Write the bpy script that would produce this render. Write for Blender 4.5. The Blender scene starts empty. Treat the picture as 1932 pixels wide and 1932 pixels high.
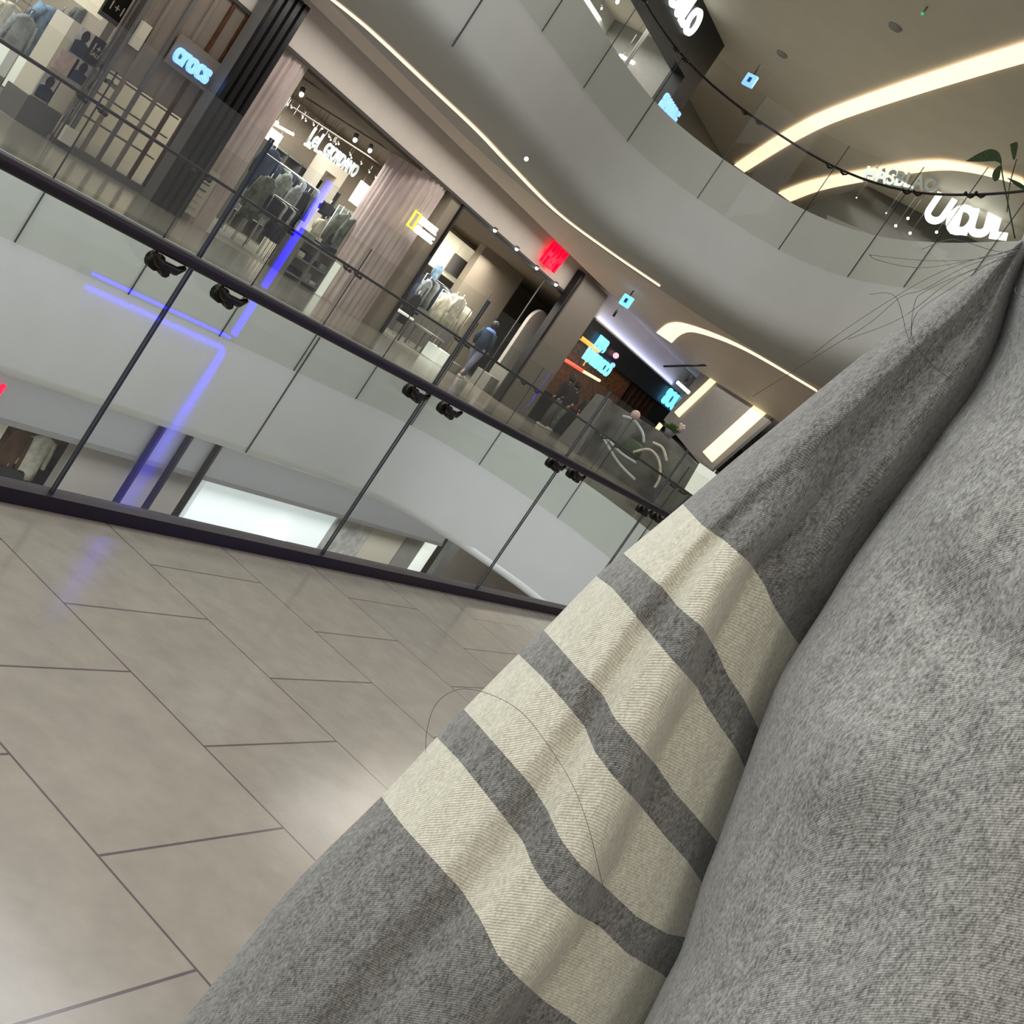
import bpy, bmesh, math, random
from mathutils import Vector, Matrix
random.seed(7)
D = bpy.data; S = bpy.context.scene; COL = S.collection
PI = math.pi

# ------------------------------------------------------------------ camera
FPX = 2234.79
EYE = Vector((0.0, 0.0, 1.199))
CR = Vector((0.40288094, -0.72509238, 0.55850513))
CU = Vector((-0.15392428, 0.54785044, 0.82229387))
CF = Vector((0.90221630, 0.41725403, -0.10910917))
cam = D.objects.new('camera', D.cameras.new('camera')); COL.objects.link(cam)
cam.data.sensor_width = 36.0; cam.data.lens = 36.0 * FPX / 1932.0
cam.data.clip_start = 0.02; cam.data.clip_end = 400
M = Matrix.Identity(4)
for i in range(3):
    M[i][0] = CR[i]; M[i][1] = CU[i]; M[i][2] = -CF[i]; M[i][3] = EYE[i]
cam.matrix_world = M
S.camera = cam

# ------------------------------------------------------------------ world, big lights, exposure
W = D.worlds.new('World'); S.world = W; W.use_nodes = True
W.node_tree.nodes['Background'].inputs[0].default_value = (0.93, 0.96, 1.0, 1)
W.node_tree.nodes['Background'].inputs[1].default_value = 1.8
S.view_settings.view_transform = 'Standard'; S.view_settings.look = 'None'
S.view_settings.gamma = 1; S.view_settings.use_curve_mapping = False
S.view_settings.exposure = 0.0
S.cycles.transparent_max_bounces = 24
S.cycles.use_denoising = True

def area(name, loc, size, energy, col=(1, .95, .88), rot=(0, 0, 0)):
    l = D.lights.new(name, 'AREA'); l.shape = 'RECTANGLE'; l.size = size[0]; l.size_y = size[1]
    l.energy = energy; l.color = col
    o = D.objects.new(name, l); COL.objects.link(o); o.location = loc; o.rotation_euler = rot
    return o
area('atrium_fill', (2, 7, 10.2), (24, 6), 2300, (.95, .97, 1))  # unseen fill over the void, added to brighten the hall
area('near_walkway_fill', (1.5, -.6, 3.9), (14, 1.6), 190, (1, .93, .86))  # out of view fill added for the near floor and close person
area('far_walkway_light', (17, 14.0, 3.9), (26, .7), 260, (1, .96, .88))
area('end_walkway_light', (31, 9.5, 3.85), (10, 6), 260, (1, .95, .88))
area('upper_walkway_light', (27, 9, 10.1), (8, 6), 520, (1, .95, .88))
area('shop_light_left', (9.5, 17, 3.1), (5, 3), 200, (1, .97, .92))
area('shop_light_middle', (19.5, 17.8, 3.0), (5, 3), 330, (1, .97, .92))
area('shop_light_right', (25.5, 16.6, 3.0), (6, 2.4), 420, (1, .93, .84))
area('lower_shop_light', (19, 11.9, -2.6), (20, .8), 330, (.96, .98, 1))
area('lower_floor_fill', (12, 7, -2.2), (26, 5), 420, (.95, .97, 1))  # added fill below the void, lifts the dim lower floor
area('fascia_glow', (33.6, 14.93, 3.34), (7.4, .06), 26, (.45, .55, 1), rot=(PI, 0, 0))
area('upper_shop_light', (22, 17, 9.6), (9, 3), 330, (1, 1, .96))

# ------------------------------------------------------------------ pixel rays onto real planes
def ray(x, y): return CF + CR * ((x - 966) / FPX) - CU * ((y - 966) / FPX)
def onz(x, y, z): d = ray(x, y); return EYE + d * ((z - EYE.z) / d.z)
def ony(x, y, Y): d = ray(x, y); return EYE + d * (Y / d.y)
def onx(x, y, X): d = ray(x, y); return EYE + d * (X / d.x)
def ond(x, y, dep): return EYE + ray(x, y) * dep

# ------------------------------------------------------------------ materials
MT = {}
def mat(name, col, rough=.6, metal=0, spec=.4, emit=None, es=0, noise=0, nscale=8, bump=0, bscale=60):
    if name in MT: return MT[name]
    m = D.materials.new(name); m.use_nodes = True; nt = m.node_tree; b = nt.nodes['Principled BSDF']
    b.inputs['Base Color'].default_value = (*col, 1); b.inputs['Roughness'].default_value = rough
    b.inputs['Metallic'].default_value = metal; b.inputs['Specular IOR Level'].default_value = spec
    tc = nt.nodes.new('ShaderNodeTexCoord')
    if noise:
        n = nt.nodes.new('ShaderNodeTexNoise'); n.inputs['Scale'].default_value = nscale; n.inputs['Detail'].default_value = 5
        nt.links.new(tc.outputs['Object'], n.inputs['Vector'])
        r = nt.nodes.new('ShaderNodeMapRange'); r.inputs[1].default_value = .3; r.inputs[2].default_value = .7
        r.inputs[3].default_value = 1 - noise; r.inputs[4].default_value = 1 + noise
        nt.links.new(n.outputs['Fac'], r.inputs[0])
        v = nt.nodes.new('ShaderNodeVectorMath'); v.operation = 'SCALE'; v.inputs[0].default_value = col
        nt.links.new(r.outputs[0], v.inputs['Scale']); nt.links.new(v.outputs[0], b.inputs['Base Color'])
    if bump:
        n2 = nt.nodes.new('ShaderNodeTexNoise'); n2.inputs['Scale'].default_value = bscale
        nt.links.new(tc.outputs['Object'], n2.inputs['Vector'])
        bp = nt.nodes.new('ShaderNodeBump'); bp.inputs['Strength'].default_value = bump
        nt.links.new(n2.outputs['Fac'], bp.inputs['Height']); nt.links.new(bp.outputs[0], b.inputs['Normal'])
    if emit:
        b.inputs['Emission Color'].default_value = (*emit, 1); b.inputs['Emission Strength'].default_value = es
    MT[name] = m; return m

def glassmat(name, tint, refl=1.0, ior=1.45):
    m = D.materials.new(name); m.use_nodes = True; nt = m.node_tree
    for n in list(nt.nodes): nt.nodes.remove(n)
    out = nt.nodes.new('ShaderNodeOutputMaterial'); mx = nt.nodes.new('ShaderNodeMixShader')
    t = nt.nodes.new('ShaderNodeBsdfTransparent'); t.inputs[0].default_value = (*tint, 1)
    g = nt.nodes.new('ShaderNodeBsdfGlossy'); g.inputs['Roughness'].default_value = .01; g.inputs['Color'].default_value = (refl, refl, refl, 1)
    f = nt.nodes.new('ShaderNodeLayerWeight'); f.inputs[0].default_value = .5
    pw = nt.nodes.new('ShaderNodeMath'); pw.operation = 'POWER'; pw.inputs[1].default_value = 4.5
    ma = nt.nodes.new('ShaderNodeMath'); ma.operation = 'MULTIPLY_ADD'; ma.inputs[1].default_value = .55 * refl; ma.inputs[2].default_value = .040 * refl
    nt.links.new(f.outputs['Facing'], pw.inputs[0]); nt.links.new(pw.outputs[0], ma.inputs[0]); nt.links.new(ma.outputs[0], mx.inputs[0])
    nt.links.new(t.outputs[0], mx.inputs[1]); nt.links.new(g.outputs[0], mx.inputs[2])
    nt.links.new(mx.outputs[0], out.inputs[0]); MT[name] = m; return m

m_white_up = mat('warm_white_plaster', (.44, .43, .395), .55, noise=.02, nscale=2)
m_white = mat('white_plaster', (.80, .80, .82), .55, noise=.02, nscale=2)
m_ceil = mat('warm_ceiling', (.74, .65, .55), .6, noise=.03, nscale=1.5)
m_ceil2 = mat('upper_ceiling_paint', (.62, .56, .47), .6, noise=.03, nscale=1.5)
m_bulk = mat('bulkhead_panel', (.62, .56, .51), .5, noise=.03, nscale=2)
m_gap = mat('shadow_gap', (.05, .045, .04), .6)
m_dark = mat('dark_bronze_metal', (.014, .009, .013), .45, metal=.0, spec=.25)
m_black = mat('black_metal', (.012, .012, .014), .4)
m_brk = mat('black_bracket', (.012, .009, .006), .35, metal=.5)
m_glass_n = glassmat('near_glass', (.955, .975, .965), 1.0, 1.45)
m_glass_f = glassmat('far_glass', (.95, .958, .935), .32, 1.4); m_glass_u = glassmat('upper_glass', (.965, .97, .955), .25)
m_seam = mat('glass_joint', (.02, .025, .03), .4)
m_edge = mat('glass_edge', (.25, .33, .28), .3)
m_led = mat('warm_led', (1, .9, .75), .5, emit=(1.0, .80, .56), es=1.25)
m_led2 = mat('warm_led_panel', (1, .9, .6), .5, emit=(1.0, .80, .47), es=1.1)
m_lamp = mat('lamp_glow', (1, 1, 1), .5, emit=(1, .95, .85), es=4)
m_blue = mat('blue_led', (.1, .1, 1), .5, emit=(.004, .0, 1.0), es=48)
m_cyan = mat('cyan_sign', (.3, .8, 1), .5, emit=(.16, .62, 1.0), es=1.5)
m_sky = mat('blue_sign', (.3, .5, 1), .5, emit=(.20, .46, 1.0), es=1.3)
m_red = mat('red_sign', (1, 0, .05), .5, emit=(1, .0, .02), es=1.6)
m_wsign = mat('white_sign', (1, 1, 1), .5, emit=(.9, 1, .95), es=1.6)
m_gsign = mat('pale_letters', (.42, .47, .48), .4, emit=(.6, .72, .75), es=.08)
m_yel = mat('yellow_sign', (.8, .8, .1), .5, emit=(.75, .72, .08), es=.9)
m_green = mat('leaf_green', (.03, .06, .02), .5, noise=.4, nscale=20)
m_brown = mat('brown_panel', (.20, .165, .135), .5, noise=.05, nscale=3)
m_cream = mat('cream_board', (.62, .57, .47), .6)
m_beige = mat('beige_wall', (.34, .29, .225), .7, noise=.04, nscale=2)
m_shopceil = mat('shop_ceiling', (.17, .14, .105), .8)
m_shopfloor = mat('shop_floor', (.20, .19, .16), .3)
m_chrome = mat('steel_trim', (.45, .44, .43), .2, metal=1)
m_brick = mat('rust_brick', (.18, .075, .03), .8, noise=.5, nscale=9, bump=.4, bscale=20)
m_pil = mat('taupe_pilaster', (.20, .175, .15), .5)
m_wood = mat('dark_wood', (.07, .03, .012), .5, noise=.4, nscale=6)
m_marble = mat('veined_stone', (.12, .125, .115), .3, noise=.9, nscale=1.6)
m_skin = mat('skin', (.55, .36, .27), .5)
m_hair = mat('dark_hair', (.018, .012, .010), .4)

def floor_mat():
    m = D.materials.new('stone_tiles'); m.use_nodes = True; nt = m.node_tree; b = nt.nodes['Principled BSDF']
    tc = nt.nodes.new('ShaderNodeTexCoord'); sp = nt.nodes.new('ShaderNodeSeparateXYZ'); cb = nt.nodes.new('ShaderNodeCombineXYZ')
    nt.links.new(tc.outputs['Object'], sp.inputs[0])
    # rows run along Y and stack along X; grid seen at (2.38, 2.03)
    a1 = nt.nodes.new('ShaderNodeMath'); a1.operation = 'ADD'; a1.inputs[1].default_value = 60.0 - 2.03 + .3
    a2 = nt.nodes.new('ShaderNodeMath'); a2.operation = 'ADD'; a2.inputs[1].default_value = 60.0 - 2.38
    nt.links.new(sp.outputs['Y'], a1.inputs[0]); nt.links.new(sp.outputs['X'], a2.inputs[0])
    nt.links.new(a1.outputs[0], cb.inputs[0]); nt.links.new(a2.outputs[0], cb.inputs[1])
    br = nt.nodes.new('ShaderNodeTexBrick'); br.offset = .5; br.offset_frequency = 2; br.squash = 1
    br.inputs['Scale'].default_value = 1; br.inputs['Brick Width'].default_value = .6; br.inputs['Row Height'].default_value = .6
    br.inputs['Mortar Size'].default_value = .0035; br.inputs['Mortar Smooth'].default_value = .1; br.inputs['Bias'].default_value = 0
    br.inputs['Color1'].default_value = (.235, .212, .176, 1); br.inputs['Color2'].default_value = (.215, .194, .162, 1)
    br.inputs['Mortar'].default_value = (.09, .065, .07, 1)
    nt.links.new(cb.outputs[0], br.inputs['Vector'])
    n = nt.nodes.new('ShaderNodeTexNoise'); n.inputs['Scale'].default_value = 9; n.inputs['Detail'].default_value = 8; n.inputs['Roughness'].default_value = .65
    nt.links.new(tc.outputs['Object'], n.inputs['Vector'])
    r = nt.nodes.new('ShaderNodeMapRange'); r.inputs[1].default_value = .3; r.inputs[2].default_value = .7; r.inputs[3].default_value = .88; r.inputs[4].default_value = 1.12
    nt.links.new(n.outputs['Fac'], r.inputs[0])
    v = nt.nodes.new('ShaderNodeVectorMath'); v.operation = 'SCALE'
    nt.links.new(br.outputs['Color'], v.inputs[0]); nt.links.new(r.outputs[0], v.inputs['Scale'])
    nt.links.new(v.outputs[0], b.inputs['Base Color'])
    b.inputs['Roughness'].default_value = .15; b.inputs['Specular IOR Level'].default_value = .45
    return m
m_floor = floor_mat()
m_floor_far = mat('far_stone_floor', (.22, .215, .16), .25, noise=.06, nscale=1.2)

def knit(name, c1, c2, kscale):
    m = D.materials.new(name); m.use_nodes = True; nt = m.node_tree; b = nt.nodes['Principled BSDF']
    tc = nt.nodes.new('ShaderNodeTexCoord')
    mp = nt.nodes.new('ShaderNodeMapping'); mp.inputs['Rotation'].default_value = (0, .3, .5); mp.inputs['Scale'].default_value = (1, 1, .45)
    nt.links.new(tc.outputs['Object'], mp.inputs[0])
    n = nt.nodes.new('ShaderNodeTexNoise'); n.inputs['Scale'].default_value = 620; n.inputs['Detail'].default_value = 3; n.inputs['Roughness'].default_value = .7
    n3 = nt.nodes.new('ShaderNodeTexNoise'); n3.inputs['Scale'].default_value = 130; n3.inputs['Detail'].default_value = 3
    nt.links.new(mp.outputs[0], n.inputs['Vector']); nt.links.new(mp.outputs[0], n3.inputs['Vector'])
    add = nt.nodes.new('ShaderNodeMath'); add.operation = 'ADD'
    h = nt.nodes.new('ShaderNodeMath'); h.operation = 'MULTIPLY'; h.inputs[1].default_value = .28
    nt.links.new(n3.outputs['Fac'], h.inputs[0]); nt.links.new(n.outputs['Fac'], add.inputs[0]); nt.links.new(h.outputs[0], add.inputs[1])
    cr = nt.nodes.new('ShaderNodeMapRange'); cr.inputs[1].default_value = .46; cr.inputs[2].default_value = .80
    nt.links.new(add.outputs[0], cr.inputs[0])
    mx = nt.nodes.new('ShaderNodeMix'); mx.data_type = 'RGBA'
    mx.inputs[6].default_value = (*c1, 1); mx.inputs[7].default_value = (*c2, 1)
    nt.links.new(cr.outputs[0], mx.inputs[0]); nt.links.new(mx.outputs[2], b.inputs['Base Color'])
    w = nt.nodes.new('ShaderNodeTexWave'); w.inputs['Scale'].default_value = kscale; w.inputs['Distortion'].default_value = 1.2
    w.bands_direction = 'DIAGONAL'; nt.links.new(tc.outputs['Object'], w.inputs['Vector'])
    ad2 = nt.nodes.new('ShaderNodeMath'); ad2.operation = 'ADD'
    nt.links.new(w.outputs['Fac'], ad2.inputs[0]); nt.links.new(add.outputs[0], ad2.inputs[1])
    bp = nt.nodes.new('ShaderNodeBump'); bp.inputs['Strength'].default_value = .35; bp.inputs['Distance'].default_value = .0009
    nt.links.new(ad2.outputs[0], bp.inputs['Height']); nt.links.new(bp.outputs[0], b.inputs['Normal'])
    b.inputs['Roughness'].default_value = .95; b.inputs['Specular IOR Level'].default_value = .1
    b.inputs['Sheen Weight'].default_value = .25; b.inputs['Sheen Roughness'].default_value = .5
    return m
m_knit = knit('heather_grey_knit', (.12, .118, .108), (.43, .43, .40), 330)
m_knitw = knit('off_white_knit', (.46, .44, .35), (.70, .675, .55), 260)
m_knit_shade = knit('shaded_grey_knit', (.08, .08, .073), (.285, .282, .262), 330)  # torso's grey cloth again, shade on the sleeve mixed into a darker colour

# ------------------------------------------------------------------ builders
def setp(o, label=None, cat=None, group=None, kind=None):
    if label: o['label'] = label
    if cat: o['category'] = cat
    if group: o['group'] = group
    if kind: o['kind'] = kind
    return o
def link(name, me, mats, parent=None):
    o = D.objects.new(name, me); COL.objects.link(o)
    for m in (mats if isinstance(mats, (list, tuple)) else [mats]): me.materials.append(m)
    if parent: o.parent = parent; o.matrix_parent_inverse = Matrix.Translation(-parent.location) if parent.rotation_euler[2] == 0 else parent.matrix_basis.inverted()
    return o
def empty(name, loc, label=None, cat=None, group=None):
    o = D.objects.new(name, None); COL.objects.link(o); o.location = loc; o.empty_display_size = .1
    return setp(o, label, cat, group)
def b_box(bm, x0, x1, y0, y1, z0, z1):
    v = [bm.verts.new(p) for p in ((x0, y0, z0), (x1, y0, z0), (x1, y1, z0), (x0, y1, z0), (x0, y0, z1), (x1, y0, z1), (x1, y1, z1), (x0, y1, z1))]
    for f in ((3, 2, 1, 0), (4, 5, 6, 7), (0, 1, 5, 4), (1, 2, 6, 5), (2, 3, 7, 6), (3, 0, 4, 7)): bm.faces.new([v[i] for i in f])
def b_tube(bm, pts, r, n=10, cap=True):
    pts = [Vector(p) for p in pts]; rings = []
    rr = r if isinstance(r, (list, tuple)) else [r] * len(pts)
    for i, p in enumerate(pts):
        t = (pts[min(i + 1, len(pts) - 1)] - pts[max(i - 1, 0)]).normalized()
        a = Vector((0, 0, 1)) if abs(t.z) < .9 else Vector((1, 0, 0))
        u = t.cross(a).normalized(); w = t.cross(u)
        rings.append([bm.verts.new(p + (u * math.cos(2 * PI * k / n) + w * math.sin(2 * PI * k / n)) * rr[i]) for k in range(n)])
    for i in range(len(rings) - 1):
        for k in range(n): bm.faces.new((rings[i][k], rings[i][(k + 1) % n], rings[i + 1][(k + 1) % n], rings[i + 1][k]))
    if cap: bm.faces.new(rings[0][::-1]); bm.faces.new(rings[-1])
def b_lathe(bm, c, prof, n=16, sx=1, sy=1):
    rings = []
    for r, z in prof: rings.append([bm.verts.new((c[0] + r * sx * math.cos(2 * PI * k / n), c[1] + r * sy * math.sin(2 * PI * k / n), c[2] + z)) for k in range(n)])
    for i in range(len(rings) - 1):
        for k in range(n): bm.faces.new((rings[i][k], rings[i][(k + 1) % n], rings[i + 1][(k + 1) % n], rings[i + 1][k]))
    bm.faces.new(rings[0][::-1]); bm.faces.new(rings[-1])
def b_slab(bm, pts, off):                      # planar outline given real thickness
    a = [bm.verts.new(p) for p in pts]; off = Vector(off); b = [bm.verts.new(Vector(p) + off) for p in pts]; n = len(a)
    bm.faces.new(a); bm.faces.new(b[::-1])
    for i in range(n): bm.faces.new((a[(i + 1) % n], a[i], b[i], b[(i + 1) % n]))
def fin(name, bm, m, parent=None, smooth=False, bev=0):
    bmesh.ops.recalc_face_normals(bm, faces=bm.faces)
    me = D.meshes.new(name); bm.to_mesh(me); bm.free()
    if smooth:
        for p in me.polygons: p.use_smooth = True
    o = link(name, me, m, parent)
    if bev:
        md = o.modifiers.new('bevel', 'BEVEL'); md.width = bev; md.segments = 2; md.limit_method = 'ANGLE'
    return o
def box(name, x0, x1, y0, y1, z0, z1, m, parent=None, bev=0):
    bm = bmesh.new(); b_box(bm, min(x0, x1), max(x0, x1), min(y0, y1), max(y0, y1), min(z0, z1), max(z0, z1)); return fin(name, bm, m, parent, bev=bev)
def tube(name, pts, r, m, parent=None, n=10): bm = bmesh.new(); b_tube(bm, pts, r, n); return fin(name, bm, m, parent, True)
def pslab(name, pix, Y, th, m, parent=None):   # outline on a wall plane at depth Y
    bm = bmesh.new(); b_slab(bm, [ony(x, y, Y) for x, y in pix], (0, th, 0)); return fin(name, bm, m, parent)
def pbox(name, a, b, Y, th, m, parent=None):   # upright rectangle on a wall plane between two corner pixels
    p = ony(*a, Y); q = ony(*b, Y); return box(name, p.x, q.x, Y, Y + th, p.z, q.z, m, parent)
def text(name, s, loc, size, m, parent=None, ext=.02, rot=(PI / 2, 0, 0), sx=1, shear=0, bold=0, align='LEFT'):
    c = D.curves.new(name, 'FONT'); c.body = s; c.size = size; c.extrude = ext; c.shear = shear; c.offset = bold; c.align_x = align
    t = D.objects.new(name, c); COL.objects.link(t)
    dg = bpy.context.evaluated_depsgraph_get(); me = D.meshes.new_from_object(t.evaluated_get(dg)); D.objects.remove(t)
    me.name = name; me.transform(Matrix.Translation(loc) @ Matrix.Rotation(rot[2], 4, 'Z') @ Matrix.Rotation(rot[0], 4, 'X') @ Matrix.Diagonal((sx, 1, 1, 1)))
    me.materials.clear(); return link(name, me, m, parent)
def copytree(o, parent=None):
    c = o.copy(); COL.objects.link(c)
    if parent: c.parent = parent
    for ch in [x for x in D.objects if x.parent == o]: copytree(ch, c)
    return c

def cr(p0, p1, p2, p3, t):
    return 0.5 * ((2 * p1) + (p2 - p0) * t + (2 * p0 - 5 * p1 + 4 * p2 - p3) * t * t + (3 * p1 - p0 - 3 * p2 + p3) * t * t * t)
def smooth_path(pts, n=6):
    pts = [Vector(p) for p in pts]; out = []
    for i in range(len(pts) - 1):
        p0 = pts[max(i - 1, 0)]; p3 = pts[min(i + 2, len(pts) - 1)]
        for k in range(n): out.append(cr(p0, pts[i], pts[i + 1], p3, k / n))
    out.append(pts[-1]); return out

# ------------------------------------------------------------------ the atrium plan: one void repeated on each floor
plan = [(-12, 11, 0), (-6, 11, 0), (0, 11, 0), (6, 11, 0), (12, 11, 0), (15.5, 11.0, 0), (17.6, 10.98, 0), (18.9, 10.68, 0), (19.7, 10.0, 0), (20.2, 9.0, 0), (20.38, 8.1, 0),
        (20.1, 7.1, 0), (19.4, 6.1, 0), (18.1, 4.9, 0), (16.4, 3.7, 0), (14.6, 2.85, 0), (12.5, 2.66, 0), (10, 2.64, 0), (5, 2.64, 0), (0, 2.64, 0), (-6, 2.64, 0), (-12, 2.64, 0)]
plan_up = plan[:14] + [(16.4, 3.6, 0), (15.0, 2.4, 0), (13.2, 1.2, 0), (11, .55, 0), (8, .3, 0), (0, .3, 0), (-12, .3, 0)]
PL = smooth_path(plan, 8); PLU = smooth_path(plan_up, 8)
def normals(path):
    out = []
    for i in range(len(path)):
        t = (path[min(i + 1, len(path) - 1)] - path[max(i - 1, 0)]).normalized(); out.append(Vector((-t.y, t.x, 0)))  # left of travel = away from void on far side
    return out
PN = normals(PL); PNU = normals(PLU)
def sweep(name, prof, m, path=PL, nrm=PN, parent=None, smooth=True):
    bm = bmesh.new(); rings = []
    for p, n in zip(path, nrm): rings.append([bm.verts.new((p.x + n.x * o, p.y + n.y * o, z)) for o, z in prof])
    for i in range(len(rings) - 1):
        for k in range(len(prof) - 1): bm.faces.new((rings[i][k], rings[i + 1][k], rings[i + 1][k + 1], rings[i][k + 1]))
    return fin(name, bm, m, parent, smooth)
def offs(o, up=False): return [Vector((p.x + n.x * o, p.y + n.y * o, 0)) for p, n in (zip(PLU, PNU) if up else zip(PL, PN))]
def ring_plane(name, z, o, m, ymax=15.0, ymin=-2.8, xmax=62, th=0, up=False):
    pts = [Vector((-12, ymax, z)), Vector((xmax, ymax, z)), Vector((xmax, ymin, z)), Vector((-12, ymin, z))] + [Vector((p.x, p.y, z)) for p in reversed(offs(o, up))]
    bm = bmesh.new(); f = bm.faces.new([bm.verts.new(p) for p in pts]); bmesh.ops.triangulate(bm, faces=[f])
    if th:
        r = bmesh.ops.extrude_face_region(bm, geom=bm.faces[:]); bmesh.ops.translate(bm, vec=(0, 0, th), verts=[v for v in r['geom'] if isinstance(v, bmesh.types.BMVert)])
    return fin(name, bm, m)
def st(o): o['kind'] = 'structure'; return o
# the outer normal points away from the void: on the far side +Y
FS = 6.25
prof_face = lambda z: [(0, z), (0, z - 1.75), (.02, z - 1.9), (.07, z - 2.03), (.16, z - 2.14), (.28, z - 2.22), (.45, z - 2.28), (2.2, z - 2.30)]
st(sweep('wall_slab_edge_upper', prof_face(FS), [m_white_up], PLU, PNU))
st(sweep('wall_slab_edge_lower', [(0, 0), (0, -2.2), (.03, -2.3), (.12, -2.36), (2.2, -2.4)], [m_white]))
# near floor with its staggered tiles, far floor
st(ring_plane('floor', 0, 0.0, m_floor))
st(ring_plane('floor_upper', FS, 0.0, m_floor_far, ymax=15, ymin=-3.2, up=True))
st(ring_plane('ceiling', 3.95, 2.2, m_ceil, ymax=14.2, ymin=-3.2, up=True))
st(ring_plane('ceiling_lower', -2.4, 2.2, m_ceil, ymax=15, ymin=-2.8))
# sloping ceiling strip rising to the bulkhead, with a shadow gap
bm = bmesh.new(); b_slab(bm, [(-12, 14.2, 3.95), (62, 14.2, 3.95), (62, 15.02, 4.28), (-12, 15.02, 4.28)], (0, 0, .03)); st(fin('ceiling_strip', bm, m_ceil))
st(box('trim_1', -12, 29.7, 14.90, 15.0, 4.16, 4.30, m_gap))
# open top above the void at the left end, closed ceiling elsewhere
st(box('ceiling_top', 10, 62, -3.2, 18.2, 10.5, 10.6, m_ceil2))
st(box('ceiling_top_far', -12, 10, -3.2, 18.2, 10.5, 10.6, m_ceil2))
st(box('wall_end', 62, 62.2, -1.2, 20, -6.2, 10.6, m_beige))
st(box('floor_bottom', -12, 62, -1.2, 20, -6.4, -6.2, m_floor_far))
# near side wall behind the viewer
st(box('wall_near', -12, 62, -2.9, -2.7, -6.2, 10.6, mat('near_wall_grey', (.50, .49, .47), .5)))

# panel joints in the white slab faces: real recess lines, thin dark battens set in
def face_joint(name, X, z0, z1, lab): return None
for i, (a, b) in enumerate([((608, 640), (462, 858)), ((955, 1085), (1050, 930))]): pass
p = ony(536, 740, 11); st(box('trim_2', p.x - .012, p.x + .012, 10.985, 11.0, -2.3, -.2, m_gap))
p = ony(905, 5, 11); st(box('trim_3', p.x - .012, p.x + .012, 10.985, 11.0, 4.25, FS, m_gap))
PJ = [(p.x, p.y) for p in PL]
# ------------------------------------------------------------------ bulkhead over the shops and shop walls at Y = 15
st(box('wall_far', -12, 29.8, 15.0, 15.25, 3.31, 4.30, m_bulk))
st(box('trim_4', -12, 29.8, 14.96, 15.0, 3.27, 3.33, m_gap))
st(box('ceiling_shop', -12, 62, 15.25, 20.2, 3.25, 3.33, m_shopceil))
st(box('floor_shop', -12, 62, 15.0, 20.2, -.12, 0.0, m_shopfloor))
st(box('wall_shop_back', -12, 62, 20.2, 20.4, -.1, 3.3, m_beige))
st(box('wall_shop_divider', 12.75, 12.9, 16.2, 20.2, 0, 3.25, m_beige))

# ------------------------------------------------------------------ guardrails
def cum(path):
    s = [0.0]
    for i in range(1, len(path)): s.append(s[-1] + (path[i] - path[i - 1]).length)
    return s
CS = cum(PL); CUR = [PL, PN, CS]
def at_s(s, o=0.0):
    PL, PN, CS = CUR; s = max(0, min(CS[-1] - 1e-6, s))
    for i in range(1, len(PL)):
        if CS[i] >= s:
            t = (s - CS[i - 1]) / max(1e-9, CS[i] - CS[i - 1]); p = PL[i - 1].lerp(PL[i], t); n = PN[i - 1].lerp(PN[i], t).normalized()
            return Vector((p.x + n.x * o, p.y + n.y * o, 0)), n
def s_of_x(x, far=True):
    best = None
    for i, p in enumerate(PL):
        if (p.y > 8) == far and (best is None or abs(p.x - x) < best[0]): best = (abs(p.x - x), CS[i], p.x)
    return best[1] + ((x - best[2]) if far else (best[2] - x))
def b_wall(bm, s0, s1, o0, o1, z0, z1, step=.5):
    n = max(1, int((s1 - s0) / step)); A = []
    for i in range(n + 1):
        s = s0 + (s1 - s0) * i / n; p, _ = at_s(s, o0); q, _ = at_s(s, o1)
        A.append([bm.verts.new((p.x, p.y, z0)), bm.verts.new((q.x, q.y, z0)), bm.verts.new((q.x, q.y, z1)), bm.verts.new((p.x, p.y, z1))])
    for i in range(n):
        for k in range(4): bm.faces.new((A[i][k], A[i + 1][k], A[i + 1][(k + 1) % 4], A[i][(k + 1) % 4]))
    bm.faces.new(A[0][::-1]); bm.faces.new(A[-1])
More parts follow.
